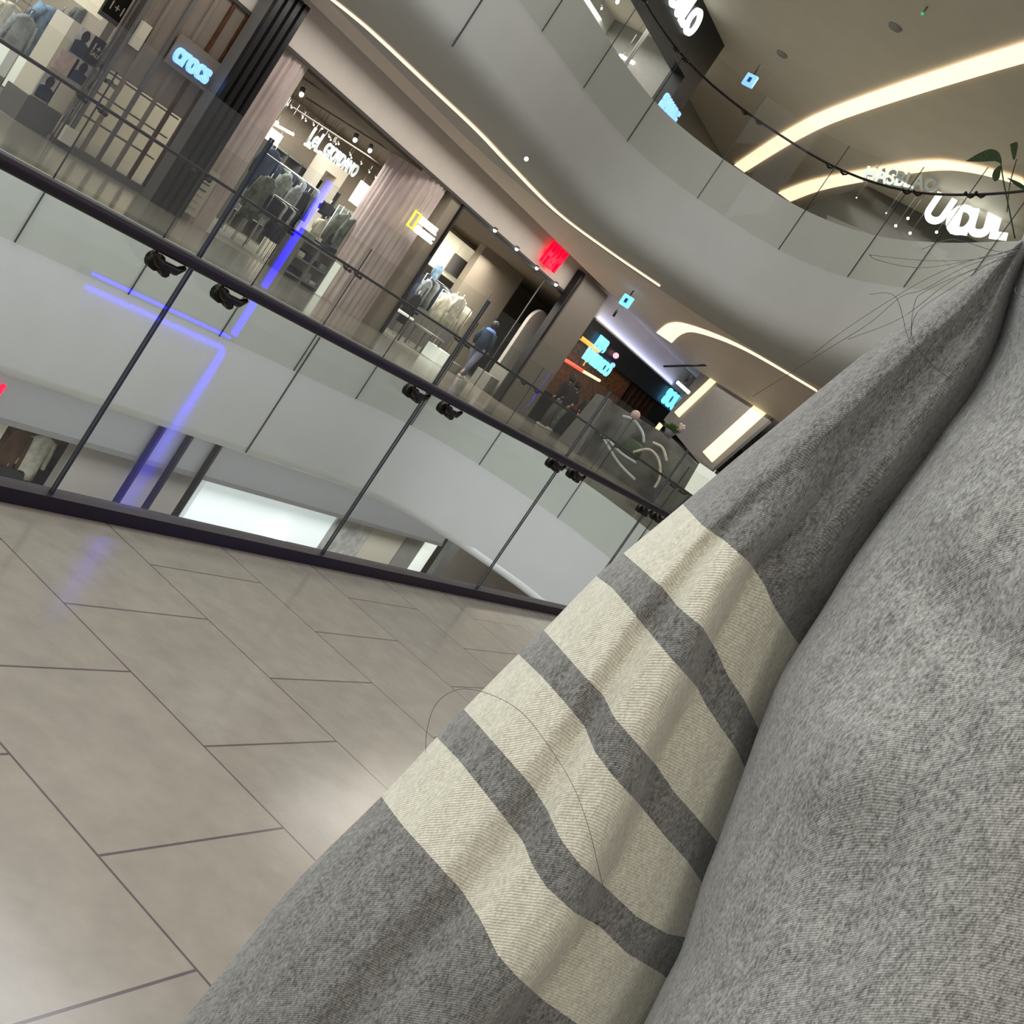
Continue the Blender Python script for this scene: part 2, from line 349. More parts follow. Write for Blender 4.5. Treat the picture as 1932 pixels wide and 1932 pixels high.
def guardrail(name, s0, s1, joints, z, zb, zt, og, orail, rr, mglass, label, seamw=.010, shoe=False, brz=.895, rz=.90):
    p, _ = at_s(s0, 0); root = empty(name, (p.x, p.y, z), label, 'guardrail')
    js = [s0] + [j for j in joints if s0 + .2 < j < s1 - .2] + [s1]
    for a, b in zip(js[:-1], js[1:]):
        bm = bmesh.new(); b_wall(bm, a + seamw / 2, b - seamw / 2, og, og + .012, z + zb, z + zt); fin('glass_panel', bm, mglass, root)
        if b < s1:
            bm = bmesh.new(); b_wall(bm, b - seamw / 2, b + seamw / 2, og - .001, og + .013, z + zb, z + zt); fin('glass_joint', bm, m_seam, root)
    n = int((s1 - s0) / .35); pts = []
    for i in range(n + 1):
        q, _ = at_s(s0 + (s1 - s0) * i / n, orail); pts.append((q.x, q.y, z + rz))
    tube('handrail', pts, rr, m_dark, root, 12)
    for j in js[1:-1]:
        for d in (-.15, .15):
            bm = bmesh.new(); q, nn = at_s(j + d, og); tt = Vector((nn.y, -nn.x, 0))
            sg = 1 if orail > og else -1
            c = Vector((q.x, q.y, z + brz - .05)); e = c + nn * (orail - og) * 1.0
            dk = [c + nn * sg * (.0 if k == 0 else .03) for k in (0, 1)]
            b_tube(bm, dk, .027, 12)
            b_tube(bm, [dk[1], c + nn * (orail - og) * .55 + tt * -.015 + Vector((0, 0, -.012)), e + tt * .0 + Vector((0, 0, -.012)), e + tt * .05 + Vector((0, 0, .02))], [.016, .015, .014, .012], 8)
            b_tube(bm, [e + tt * -.055 + Vector((0, 0, .028)), e + tt * -.03 + Vector((0, 0, .008)), e + tt * .045 + Vector((0, 0, .008)), e + tt * .075 + Vector((0, 0, .028))], [.008, .014, .014, .008], 8)
            fin('rail_bracket', bm, m_brk, root, True)
    if shoe:
        bm = bmesh.new(); b_wall(bm, s0, s1, .0, .072, z, z + .05); fin('base_shoe', bm, m_dark, root)
    return root
nx0 = ony(90, 930, 2.61).x; nxd = (ony(895, 1110, 2.61).x - nx0) / 2
nx = [nx0 + nxd * k for k in range(-5, 8)]
s_a = s_of_x(14.6, False); s_b = s_of_x(-6, False)
guardrail('glass_guardrail', s_a + .1, s_b, sorted(s_of_x(x, False) for x in nx), 0, .02, 1.33, .035, .11, .021, m_glass_n,
          'clear glass guardrail with thick dark handrail and black base beside the stone floor', shoe=True)
fx = [9.0 + 1.77 * k for k in range(-10, 20)]
js = [s_of_x(9.05, True) + 1.79 * k for k in range(-10, 14)]
guardrail('glass_guardrail', s_of_x(-6, True), s_a + .05, js, 0, -.83, 1.33, -.03, .10, .021, m_glass_f,
          'tinted glass guardrail across the atrium in front of the clothing shops', seamw=.014, rz=.93, brz=.93)
CUR[:] = [PLU, PNU, cum(PLU)]
guardrail('glass_guardrail', s_of_x(2, True), s_a + 3, [j + .6 for j in js] , FS, -.83, 1.33, -.03, .10, .022, m_glass_u,
          'curved glass guardrail with black handrail along the upper floor edge', seamw=.01, rz=.93, brz=.93)
# top trim of the glass on the slab faces
# ------------------------------------------------------------------ LED coves in the ceilings
def ribbon(name, pts, w, z, m, label, th=.02, taper=None):
    P = smooth_path([Vector((x, y, 0)) for x, y in pts], 6); N = normals(P); bm = bmesh.new(); A = []
    for i, (p, n) in enumerate(zip(P, N)):
        ww = w if taper is None else w * (taper[0] + (taper[1] - taper[0]) * i / (len(P) - 1))
        A.append([bm.verts.new((p.x - n.x * ww / 2, p.y - n.y * ww / 2, z)), bm.verts.new((p.x + n.x * ww / 2, p.y + n.y * ww / 2, z)),
                  bm.verts.new((p.x + n.x * ww / 2, p.y + n.y * ww / 2, z + th)), bm.verts.new((p.x - n.x * ww / 2, p.y - n.y * ww / 2, z + th))])
    for i in range(len(P) - 1):
        for k in range(4): bm.faces.new((A[i][k], A[i + 1][k], A[i + 1][(k + 1) % 4], A[i][(k + 1) % 4]))
    bm.faces.new(A[0][::-1]); bm.faces.new(A[-1])
    return setp(fin(name, bm, m), label, 'ceiling light')
def zpts(px, z): return [tuple(onz(x, y, z).xy) for x, y in px]
LC = 3.935
ribbon('strip_light', [(10.2, 14.1), (12.2, 13.6)] + zpts([(660, 26), (720, 78), (800, 153), (900, 247), (960, 310), (1050, 400), (1150, 475), (1245, 540)], LC), .12, LC - .01, m_led, 'long thin warm light line in the ceiling in front of the clothing shops')
ribbon('strip_light', zpts([(1253, 637), (1275, 620), (1310, 621), (1400, 656), (1540, 737)], LC), .34, LC - .01, m_led, 'hook-shaped warm light line in the ceiling past the last shop', taper=(1.5, .42))
ribbon('strip_light', zpts([(1395, 318), (1500, 252), (1610, 203), (1932, 100), (2300, 10)], 10.45), .42, 10.44, m_led, 'broad warm light band sweeping over the upper floor ceiling')
ribbon('strip_light', zpts([(1480, 372), (1540, 350), (1640, 330), (1750, 313), (1830, 318), (1932, 345)], 10.45), .5, 10.44, m_led, 'curved pale light band above the white shop letters', taper=(1.0, .6))

# ------------------------------------------------------------------ the person close by in a grey hooded top
BX, BY = 0.93, -0.20
person = empty('person', (BX, BY, 0), 'person close by in a grey top with four off white sleeve stripes', 'person')

def resample(poly, n):
    P = [Vector((x, y, 0)) for x, y in poly]; c = cum(P); out = []
    for k in range(n):
        s = c[-1] * k / (n - 1)
        for i in range(1, len(P)):
            if c[i] >= s - 1e-9:
                t = (s - c[i - 1]) / max(1e-9, c[i] - c[i - 1]); out.append(P[i - 1].lerp(P[i], t)); break
    return out
EDGE = [(1931, 440), (1913, 503), (1899, 540), (1890, 586), (1876, 642), (1852, 698), (1820, 754), (1782, 805), (1750, 857), (1703, 922), (1647, 1001), (1596, 1076), (1554, 1146),
        (1503, 1225), (1469, 1284), (1432, 1375), (1405, 1450), (1354, 1589), (1325, 1664), (1287, 1786), (1255, 1850), (1213, 1935), (1150, 2060), (1080, 2200), (1010, 2340)]
rows = [  # colour band starting at this row (0 and 2 shaded grey, 1 white), left silhouette to the torso edge
 (0, [(1926, 452), (1930, 455), (1936, 460)]),
 (0, [(1870, 493), (1888, 512), (1905, 540)]),
 (0, [(1800, 546), (1835, 585), (1868, 662)]),
 (0, [(1712, 607), (1765, 665), (1825, 745)]),
 (0, [(1640, 660), (1700, 730), (1765, 832)]),
 (0, [(1560, 724), (1625, 800), (1690, 940)]),
 (0, [(1480, 790), (1545, 868), (1590, 940), (1634, 1020)]),
 (0, [(1385, 868), (1450, 935), (1510, 1015), (1566, 1125)]),
 (1, [(1288, 951), (1325, 991), (1367, 1020), (1413, 1060), (1442, 1103), (1458, 1140), (1499, 1205)]),
 (2, [(1176, 1044), (1213, 1076), (1255, 1114), (1277, 1143), (1325, 1183), (1351, 1226), (1373, 1274), (1405, 1322), (1429, 1372)]),
 (1, [(1125, 1087), (1154, 1108), (1191, 1151), (1234, 1204), (1266, 1242), (1314, 1295), (1333, 1332), (1362, 1375), (1389, 1413), (1405, 1447)]),
 (2, [(1026, 1189), (1063, 1231), (1106, 1279), (1138, 1311), (1159, 1354), (1197, 1397), (1239, 1445), (1271, 1493), (1314, 1541), (1354, 1590)]),
 (1, [(978, 1234), (1020, 1274), (1063, 1322), (1103, 1370), (1122, 1418), (1154, 1461), (1207, 1519), (1255, 1578), (1298, 1626), (1325, 1666)]),
 (2, [(875, 1338), (914, 1381), (956, 1429), (999, 1477), (1031, 1525), (1058, 1584), (1095, 1632), (1149, 1680), (1202, 1730), (1261, 1763), (1293, 1768)]),
 (1, [(824, 1391), (866, 1434), (908, 1487), (946, 1535), (988, 1589), (1004, 1632), (1031, 1674), (1084, 1722), (1133, 1749), (1181, 1797), (1250, 1838)]),
 (0, [(719, 1503), (759, 1557), (817, 1621), (871, 1680), (908, 1738), (940, 1803), (978, 1845), (1026, 1888), (1080, 1925), (1160, 1985)]),
 (0, [(560, 1661), (620, 1725), (690, 1800), (760, 1880), (830, 1960), (930, 2040), (1050, 2110)]),
 (0, [(455, 1790), (520, 1860), (600, 1940), (700, 2020), (830, 2120), (960, 2200)]),
 (0, [(335, 1938), (410, 2010), (500, 2090), (620, 2180), (750, 2270), (880, 2340)]),
 (0, [(190, 2110), (280, 2190), (380, 2270), (500, 2350), (620, 2430), (740, 2500)]),
]
NT = 56
def interp(tab, t):
    for (a, va), (b, vb) in zip(tab[:-1], tab[1:]):
        if t <= b:
            u = (t - a) / (b - a); u = u * u * (3 - 2 * u) * .5 + u * .5; return va + (vb - va) * u
    return tab[-1][1]
prof_mid = [(0, .080), (.05, .050), (.14, .024), (.25, .010), (.33, .017), (.42, .003), (.52, .000), (.58, .004), (.62, .014), (.655, .046), (.78, .052), (.90, .062), (1, .085)]
prof_top = [(0, .060), (.06, .036), (.16, .016), (.26, .012), (.36, .026), (.48, .036), (.60, .030), (.70, .016), (.80, .020), (.90, .045), (1, .065)]
sh_rows = []
for r, (band, poly) in enumerate(rows):
    pts = resample(poly, NT); line = []
    k = min(1.0, max(0.0, (r - 5) / 3.5)); base = .735 - .012 * min(r, 16) / 16
    wsc = min(1.0, .25 + .75 * r / 6.0)
    for j, p in enumerate(pts):
        t = j / (NT - 1); tf = .50 + .20 * min(1, max(0, (r - 8) / 6.0)); tw_ = t * .62 / tf if t < tf else .62 + (t - tf) * .38 / (1 - tf)
        d = interp(prof_top, t) * (1 - k) + interp(prof_mid, tw_) * k
        line.append((p.x, p.y, base + d * wsc))
    # hidden part behind the torso and round the back of the arm
    e = pts[-1]; dv = (pts[-1] - pts[0]); dv = dv.normalized() if dv.length > 1 else Vector((.6, .8, 0))
    L = (pts[-1] - pts[0]).length
    for a, dd in ((22, .095), (45, .12), (20, .15)): line.append((e.x + dv.x * a * wsc, e.y + dv.y * a * wsc, base + dd * wsc))
    for tt, dd in ((.8, .175), (.5, .185), (.25, .165), (.08, .125)): p = pts[0] + (pts[-1] - pts[0]) * tt; line.append((p.x, p.y, base + dd * wsc))
    sh_rows.append((band, line))
def build_sheet(name, srows, sub, mats, parent, cap=True):
    bm = bmesh.new(); grid = []; bands = []
    W_ = [[ond(*p) for p in ln] for _, ln in srows]
    for i in range(len(W_) - 1):
        p0 = W_[max(i - 1, 0)]; p3 = W_[min(i + 2, len(W_) - 1)]
        for k in range(sub):
            grid.append([cr(a, b, c, d, k / sub) for a, b, c, d in zip(p0, W_[i], W_[i + 1], p3)]); bands.append(srows[i][0])
    grid.append(W_[-1]); n = len(grid[0]); V = [[bm.verts.new(p) for p in g] for g in grid]
    for i in range(len(V) - 1):
        for j in range(n):
            f = bm.faces.new((V[i][j], V[i][(j + 1) % n], V[i + 1][(j + 1) % n], V[i + 1][j])); f.material_index = bands[i]
    if cap: bm.faces.new(V[0][::-1]); bm.faces.new(V[-1])
    return fin(name, bm, mats, parent, True)
sl = build_sheet('sleeve', sh_rows, 7, [m_knit_shade, m_knitw, m_knit_shade], person)
sl['label'] = 'left sleeve with four off white stripes'

# torso: the nearer mass of the top, seen from behind the shoulder
def fold(px, py):   # broad soft dents of the cloth in metres
    a = math.sin((px * .83 + py * .56) / 210 + .7 * math.sin(py / 330.0)) * .006
    b = math.sin((px * .3 - py) / 170.0 + 1.1) * .004
    c = .016 * math.exp(-(((px - 1560) * .75 + (py - 1420) * -.2) / 150) ** 2 - ((py - 1420) / 160) ** 2) * -1
    d = .012 * math.exp(-(((px - 1660) * .6 + (py - 1240) * .8) / 70) ** 2)
    e = .014 * math.exp(-(((px - 1640) * .9 + (py - 1660) * .45) / 60) ** 2 - ((py - 1600) / 330) ** 2)
    g = .012 * math.exp(-(((px - 1800) * .7 - (py - 1150) * .7) / 75) ** 2 - ((py - 1150) / 300) ** 2)
    return .9 * (a + b) + c + .8 * d + .75 * (e + g)
tr_rows = []
offs_px = [0, 10, 25, 50, 80, 115, 155, 200, 250, 310, 380, 460, 560, 680, 820, 980, 1120]
dep = [.785, .755, .735, .712, .694, .678, .664, .652, .642, .632, .622, .614, .607, .604, .610, .630, .668]
EP = smooth_path([Vector((x, y, 0)) for x, y in EDGE], 3)
for i, e in enumerate(EP):
    line = []; top = min(1.0, max(0.0, (e.y - 440) / 420.0)); low = max(0, (e.y - 1000) / 1000)
    for o, d in zip(offs_px, dep):
        ox = o * (.35 + .65 * top); x = e.x + ox * .83; y = e.y + ox * .56
        dd = d + (1 - top) * .05
        line.append((x, y, dd + (fold(x, y) if o > 10 else 0) * min(1, o / 100.0)))
    w = .35 + .65 * top
    for o, d in ((1180, .74), (1120, .84), (950, .92), (700, .965), (400, .965), (180, .93), (50, .87), (5, .82)):
        line.append((e.x + o * w * .83, e.y + o * w * .56, d))
    tr_rows.append((0, line))
build_sheet('hooded_top', tr_rows, 2, [m_knit], person)

# body under the clothes: head, neck, legs, arms as one skinned surface
me = D.meshes.new('body'); J = []; Eg = []; Rd = []
def jn(x, y, z, r, par=None):
    J.append((BX + x, BY + y, z)); Rd.append(r)
    if par is not None: Eg.append((par, len(J) - 1))
    return len(J) - 1
pel = jn(0, 0, .88, .13); ab = jn(0, 0, 1.05, .11, pel); ch = jn(0, 0, 1.27, .115, ab); nk = jn(0, 0, 1.44, .055, ch); n2 = jn(.015, 0, 1.50, .05, nk); hd = jn(.03, 0, 1.58, .085, n2); h2 = jn(.02, 0, 1.67, .075, hd)
for s in (-1, 1):
    hp = jn(0, .09 * s, .82, .10, pel); kn = jn(.02, .10 * s, .47, .062, hp); an = jn(-.01, .10 * s, .10, .042, kn); he = jn(.0, .10 * s, .045, .04, an); to = jn(.17, .11 * s, .035, .035, he)
    s1 = jn(0, .15 * s, 1.38, .06, ch)
    if s < 0: el = jn(.0, -.24, 1.12, .045, s1); wr = jn(.10, -.24, .90, .03, el); ha = jn(.13, -.235, .85, .035, wr)
me.from_pydata(J, Eg, []); body = link('body', me, [m_skin], person)
md = body.modifiers.new('skin', 'SKIN'); me.skin_vertices.new() if not me.skin_vertices else None
for i, v in enumerate(me.skin_vertices[0].data): v.radius = (Rd[i], Rd[i]); v.use_root = (i == 0)
sb = body.modifiers.new('sub', 'SUBSURF'); sb.levels = 2; sb.render_levels = 2
m_trs = mat('dark_trouser_cloth', (.03, .032, .04), .8); m_shoe = mat('white_shoe', (.6, .6, .58), .5)
for s in (-1, 1):
    bm = bmesh.new(); b_tube(bm, [(BX, BY + .08 * s, .93), (BX, BY + .09 * s, .8), (BX + .02, BY + .10 * s, .47), (BX - .01, BY + .10 * s, .09)], [.13, .125, .085, .075], 18); fin('trouser_leg', bm, m_trs, person, True)
    bm = bmesh.new(); b_lathe(bm, (BX + .06, BY + .105 * s, 0), [(.04, 0), (.052, .01), (.05, .05), (.035, .085), (.01, .1)], 18, 2.7, 1); fin('shoe', bm, m_shoe, person, True)
bm = bmesh.new(); b_tube(bm, [(BX, BY - .14, 1.40), (BX, BY - .25, 1.13), (BX + .09, BY - .25, .93)], [.085, .075, .05], 18); fin('sleeve', bm, m_knit, person, True)
# hair: a cap of long hair with loose strands
bm = bmesh.new(); b_lathe(bm, (BX - .01, BY, 1.50), [(.02, -.12), (.10, -.08), (.115, .05), (.118, .13), (.10, .20), (.05, .245), (.01, .25)], 24, 1.0, .92); fin('hair', bm, m_hair, person, True)
strands = [
 [(1990, 430, .74), (1932, 462, .73), (1860, 486, .72), (1760, 492, .70), (1640, 481, .69)],
 [(1990, 440, .74), (1925, 466, .73), (1840, 489, .71), (1740, 505, .70), (1660, 492, .69), (1640, 480, .69)],
 [(1990, 445, .74), (1930, 470, .73), (1850, 486, .72), (1760, 520, .71), (1670, 572, .70), (1590, 625, .69), (1534, 668, .69)],
 [(1990, 450, .74), (1925, 474, .73), (1830, 500, .71), (1745, 545, .70), (1700, 560, .70), (1640, 610, .69), (1560, 660, .69), (1420, 748, .69)],
 [(1990, 455, .74), (1915, 480, .73), (1820, 515, .71), (1745, 550, .70), (1725, 575, .70), (1722, 640, .70), (1760, 690, .70), (1790, 712, .705)],
 [(1990, 460, .74), (1920, 478, .73), (1830, 512, .71), (1780, 540, .70), (1700, 600, .70), (1600, 640, .69)],
 [(1990, 470, .74), (1945, 515, .68), (1915, 545, .67), (1935, 562, .66), (1990, 575, .66)],
 [(1990, 435, .74), (1930, 470, .73), (1880, 474, .72), (1800, 452, .71), (1740, 470, .70)],
 [(1990, 455, .74), (1900, 480, .72), (1800, 540, .71), (1730, 590, .70), (1715, 640, .70), (1690, 560, .70), (1640, 555, .69)],
]
for k, s in enumerate(strands):
    P = smooth_path([ond(*q) for q in s], 6); bm = bmesh.new(); b_tube(bm, P, .00016, 5); fin('hair_strand', bm, m_hair, person, True)
P = smooth_path([ond(*q) for q in [(803, 1420, .70), (806, 1375, .70), (825, 1325, .70), (870, 1300, .70), (930, 1312, .70), (985, 1345, .71), (1030, 1400, .708), (1080, 1480, .700), (1110, 1560, .697), (1130, 1640, .697), (1142, 1690, .70)]], 6)
bm = bmesh.new(); b_tube(bm, P, .00016, 5); fin('hair_strand', bm, m_hair, person, True)

# ------------------------------------------------------------------ helpers for shop goods
GC = [0]
def garment(name, c, w, h, m, label, group=None, kind='coat', dy=.12):
    """hanging garment: shoulders, body and two sleeves in one cloth mesh, hook as a part"""
    pole = True; GC[0] += 1; sc_ = 1 + .011 * (GC[0] % 4); c = EYE + (Vector(c) - EYE) * sc_
    root = empty(name, (c[0], c[1], c[2] - h), label, name.replace('_', ' '), group)
    bm = bmesh.new(); n = 14; rings = []
    for z, ww in ((0, .28), (-.06, .75), (-.12, 1.0), (-.45, .86), (-.75, .92), (-1.0, 1.0)):
        rings.append([bm.verts.new((c[0] + w / 2 * ww * math.cos(2 * PI * k / n), c[1] + dy / 2 * (1 + .3 * math.sin(5 * k + z * 3)) * math.sin(2 * PI * k / n), c[2] + z * h)) for k in range(n)])
    for i in range(len(rings) - 1):
        for k in range(n): bm.faces.new((rings[i][k], rings[i][(k + 1) % n], rings[i + 1][(k + 1) % n], rings[i + 1][k]))
    bm.faces.new(rings[0][::-1]); bm.faces.new(rings[-1])
    if kind == 'coat':
        for s in (-1, 1): b_tube(bm, [(c[0] + s * w * .42, c[1], c[2] - .10 * h), (c[0] + s * w * .56, c[1] + .01, c[2] - .42 * h), (c[0] + s * w * .58, c[1] - .01, c[2] - .72 * h)], [w * .12, w * .10, w * .08], 8)
    fin('cloth', bm, m, root, True)
    tube('hook', [(c[0], c[1], c[2] - .01), (c[0], c[1], c[2] + .06), (c[0] + .02, c[1], c[2] + .085)], .004, m_chrome, root, 6)
    tube('stand', [(c[0] + .02, c[1] + .02, 0.0 if c[2] > 0 else -6.2), (c[0] + .02, c[1] + .02, c[2] + .085)], .009, m_chrome, root, 6)
    return root
def sphere(name, c, r, m, parent=None, sc=(1, 1, 1)):
    bm = bmesh.new(); bmesh.ops.create_uvsphere(bm, u_segments=14, v_segments=10, radius=r); bmesh.ops.scale(bm, vec=sc, verts=bm.verts); bmesh.ops.translate(bm, vec=c, verts=bm.verts)
    return fin(name, bm, m, parent, True)
def hang_wires(root, xs, y, z0, z1, r=.004):
    for x in xs: tube('hanging_wire', [(x, y, z0), (x, y, z1)], r, m_chrome, root, 5)
def posterbox(name, a, b, Y, m, label, group=None, fr=None, th=.06, hang=3.26):
    p = ony(*a, Y); q = ony(*b, Y); root = empty(name, ((p.x + q.x) / 2, Y, min(p.z, q.z)), label, 'poster' if 'poster' in name else name.replace('_', ' '), group)
    box('board', p.x, q.x, Y, Y + th, p.z, q.z, m, root)
    if fr:
        t = .02
        bm = bmesh.new(); b_box(bm, p.x - t, q.x + t, Y - .012, Y + th, q.z, q.z + t); b_box(bm, p.x - t, q.x + t, Y - .012, Y + th, p.z - t, p.z); b_box(bm, p.x - t, p.x, Y - .012, Y + th, p.z, q.z); b_box(bm, q.x, q.x + t, Y - .012, Y + th, p.z, q.z)
        fin('frame', bm, fr, root)
    if hang and min(p.z, q.z) > .3:
        hang_wires(root, (p.x + .05, q.x - .05), Y + th / 2, max(p.z, q.z), hang)
    return root, p, q

m_denim = mat('denim_blue', (.16, .24, .33), .9, noise=.7, nscale=6)
m_denimd = mat('navy_cloth', (.018, .03, .06), .9, noise=.4, nscale=8)
m_ivory = mat('ivory_cloth', (.62, .59, .50), .9, noise=.25, nscale=10)
m_sage = mat('grey_green_cloth', (.13, .15, .125), .9, noise=.5, nscale=9)
m_grey = mat('grey_cloth', (.26, .28, .29), .9, noise=.3, nscale=10)
m_blk = mat('black_cloth', (.014, .014, .02), .9)
m_lit = mat('pale_glow_panel', (.9, .9, .85), .5, emit=(.9, .95, .85), es=.55)  # glow put into the colour; plinth, table, block and column are no lamps
m_litc = mat('cream_glow_panel', (.85, .8, .65), .5, emit=(1, .88, .62), es=.45)  # glow in the colour, also on boards and a wall without lamps
m_pframe = mat('poster_print', (.46, .44, .42), .6, noise=.3, nscale=5)
m_blackp = mat('black_poster', (.012, .011, .01), .5)
m_pinkp = mat('pink_print', (.55, .40, .38), .6, noise=.15, nscale=12)
m_curt = mat('fluted_blush_cladding', (.60, .49, .46), .4, noise=.12, nscale=2.5)
m_panelg = mat('dark_grey_panel', (.13, .125, .12), .5)
m_stone = mat('grey_shop_front', (.27, .26, .24), .5, noise=.05)

def rail(a, b):
    z = (a.z + b.z) / 2; bm = bmesh.new(); b_tube(bm, [(a.x, a.y, 0.01), (a.x, a.y, z), (b.x, b.y, z), (b.x, b.y, .01)], .014, 8)
    return fin('clothes_rail', bm, m_chrome, None, True)

# ---- left clothing shop
t = empty('poster_tower', tuple(ony(63, 225, 15.2).xy) + (0,), 'square tower of photo posters on a dark base at the far left shop front', 'display')
Yt = 15.2
def tw(a, b, m, nm='poster'):
    p = ony(*a, Yt); q = ony(*b, Yt); return box(nm, p.x, q.x, Yt, Yt + .03, p.z, q.z, m, t), p, q
p = ony(36, 205, Yt); q = ony(111, 214, Yt); box('base', p.x, q.x, Yt - .03, Yt + .5, 0, q.z, m_panelg, t)
p0 = ony(59, 179, Yt); q0 = ony(205, 84, Yt); box('core', p0.x, q0.x, Yt + .03, Yt + .45, q.z, q0.z, m_cream, t)
for a, b, m in (((127, 97), (182, 68), m_pframe), ((98, 127), (151, 114), m_pinkp), ((125, 146), (178, 131), m_pframe), ((59, 179), (116, 154), m_pframe), ((87, 197), (144, 174), m_cream)):
    o, p, q = tw(a, b, m)
    if m == m_pframe:
        cx = (p.x + q.x) / 2; h = q.z - p.z
        bm = bmesh.new(); b_slab(bm, [(cx + .07 * math.cos(k * PI / 6), Yt, q.z - h * .24 + .09 * math.sin(k * PI / 6)) for k in range(12)], (0, -.004, 0)); fin('printed_head', bm, m_hair, o)
        bm = bmesh.new(); b_slab(bm, [(cx - .12, Yt, p.z + h * .05), (cx + .12, Yt, p.z + h * .05), (cx + .13, Yt, p.z + h * .5), (cx, Yt, p.z + h * .62), (cx - .13, Yt, p.z + h * .5)], (0, -.003, 0)); fin('printed_coat', bm, m_denimd, o)
o, p, q = tw((154, 111), (205, 84), m_blackp); text('lettering', '1+1', (p.x + .04, Yt - .002, (p.z + q.z) / 2), .16, m_cream, o, .002); text('lettering', 'SALE', (p.x + .06, Yt - .002, p.z + .12), .09, m_cream, o, .002)
r, p, q = posterbox('hanging_poster', (187, 27), (262, -15), 15.7, m_blackp, 'black hanging poster with pale lettering at the top left'); text('lettering', '1+1', (p.x + .05, 15.697, p.z + .16), .2, m_cream, r, .002)
posterbox('hanging_poster', (132, -5), (216, -3), 15.75, m_litc, 'blank cream hanging poster beside the black one at the top left')
posterbox('display_cabinet', (2, 160), (90, 135), 16.0, m_lit, 'pale backlit cabinet front left of the poster tower', fr=m_chrome, th=.4)
posterbox('display_cabinet', (-60, 105), (32, 93), 16.2, m_lit, 'pale backlit cabinet front cut by the left edge of the photo', fr=m_chrome, th=.4)
for k, (px, py, w, h, m, lb) in enumerate(((118, 22, .75, .85, m_denim, 'washed denim jacket hanging above the poster tower'), (85, 60, .45, .5, m_denim, 'small denim shirt hanging left of the big denim jacket'), (28, 8, .5, .7, m_ivory, 'ivory coat at the top left corner'),
        (55, 30, .42, .9, m_grey, 'grey coat hanging between the ivory coat and the denim'), (8, 60, .4, .8, m_sage, 'grey green shirt at the left edge'), (160, 18, .3, .45, m_sage, 'dark green shirt under the hanging posters'))):
    garment('hanging_coat', ony(px, py, 16.4), w, h, m, lb)
rail(ony(20, -8, 16.6), ony(200, 105, 16.6)); setp(D.objects['clothes_rail'], 'thin steel clothes rail behind the poster tower', 'clothes rail')

# ---- shoe shop front with the blue letters
cx0 = 12.35; cx1 = ony(405, 100, 15).x + .02
sf = empty('storefront', (12.6, 15, 0), 'brown shop front with vertical wooden strips under the blue shoe shop letters', 'shop front')
px0 = ony(262, 0, 15).x; px1 = ony(300, 395, 15).x
box('upper_panel', px0, px1, 15.02, 15.1, 1.35, 3.3, m_brown, sf)
box('glass_front', px0, px1, 15.02, 15.05, .12, 1.35, m_glass_f, sf)
box('plinth', px0, px1, 14.98, 15.12, 0, .12, m_panelg, sf)
for k in range(7):
    x = px0 + (px1 - px0) * (k + .35) / 7; box('wooden_strip', x, x + .07, 14.985, 15.02, .12, 3.3, m_wood if k in (4, 5) else (m_brown if k % 2 else m_panelg), sf)
for x in (px0 - .04, px0 + .06, px1 - .05, px1 + .03): box('steel_trim', x - .018, x + .018, 14.985, 15.02, 0, 3.3, m_chrome, sf)
p = ony(333, 92, 14.88)
sg = empty('shop_sign', p, 'glowing blue rounded letters on the brown shoe shop front', 'sign')
text('lettering', 'crocs', (p.x + .02, 14.88, p.z - .16), .46, m_sky, sg, .03, bold=.014, sx=.78)
box('backing', p.x - .02, p.x + .95, 14.94, 14.96, p.z - .26, p.z + .24, m_brown, sg)
posterbox('cream_poster', (245, 85), (288, 52), 14.94, m_cream, 'plain cream poster left of the blue shoe shop letters')
m_shoec = mat('pale_foam_shoe', (.55, .57, .5), .6)
for k, (px, py) in enumerate(((180, 145), (192, 152), (205, 160), (217, 170), (188, 128), (222, 140), (236, 150))):
    c = ony(px, py, 15.5); bm = bmesh.new(); b_lathe(bm, c, [(.03, 0), (.045, .01), (.045, .04), (.02, .075)], 12, 2.2, 1)
    setp(fin('foam_shoe', bm, [m_shoec, m_sage, m_cream][k % 3], None, True), 'pale foam clog on a shelf behind the shoe shop glass', 'shoe', 'clogs on the shoe shop shelves')
for k, z in enumerate((.55, .95, 1.3)):
    setp(box('display_shelf', px0 + .1, px1 - .3, 15.35, 15.65, z, z + .025, m_stone), 'grey shelf behind the shoe shop glass', 'shelf', 'shoe shop shelves')
posterbox('price_board', (112, 265), (152, 252), 14.9, m_cream, 'small cream board low on the shoe shop front')

# ---- black grooved pillar
x0 = ony(276, 390, 14.7).x; x1 = ony(322, 402, 14.7).x + .12
pl = empty('grooved_pillar', ((x0 + x1) / 2, 14.7, 0), 'tall black vertically grooved pillar between the shoe shop and the fluted column', 'pillar')
box('core', x0, x1, 14.70, 14.95, 0, 3.95, m_panelg, pl)
for k in range(4): x = x0 + (x1 - x0) * k / 3.4; box('rib', x, x + .11, 14.62, 14.70, 0, 3.95, m_black, pl)

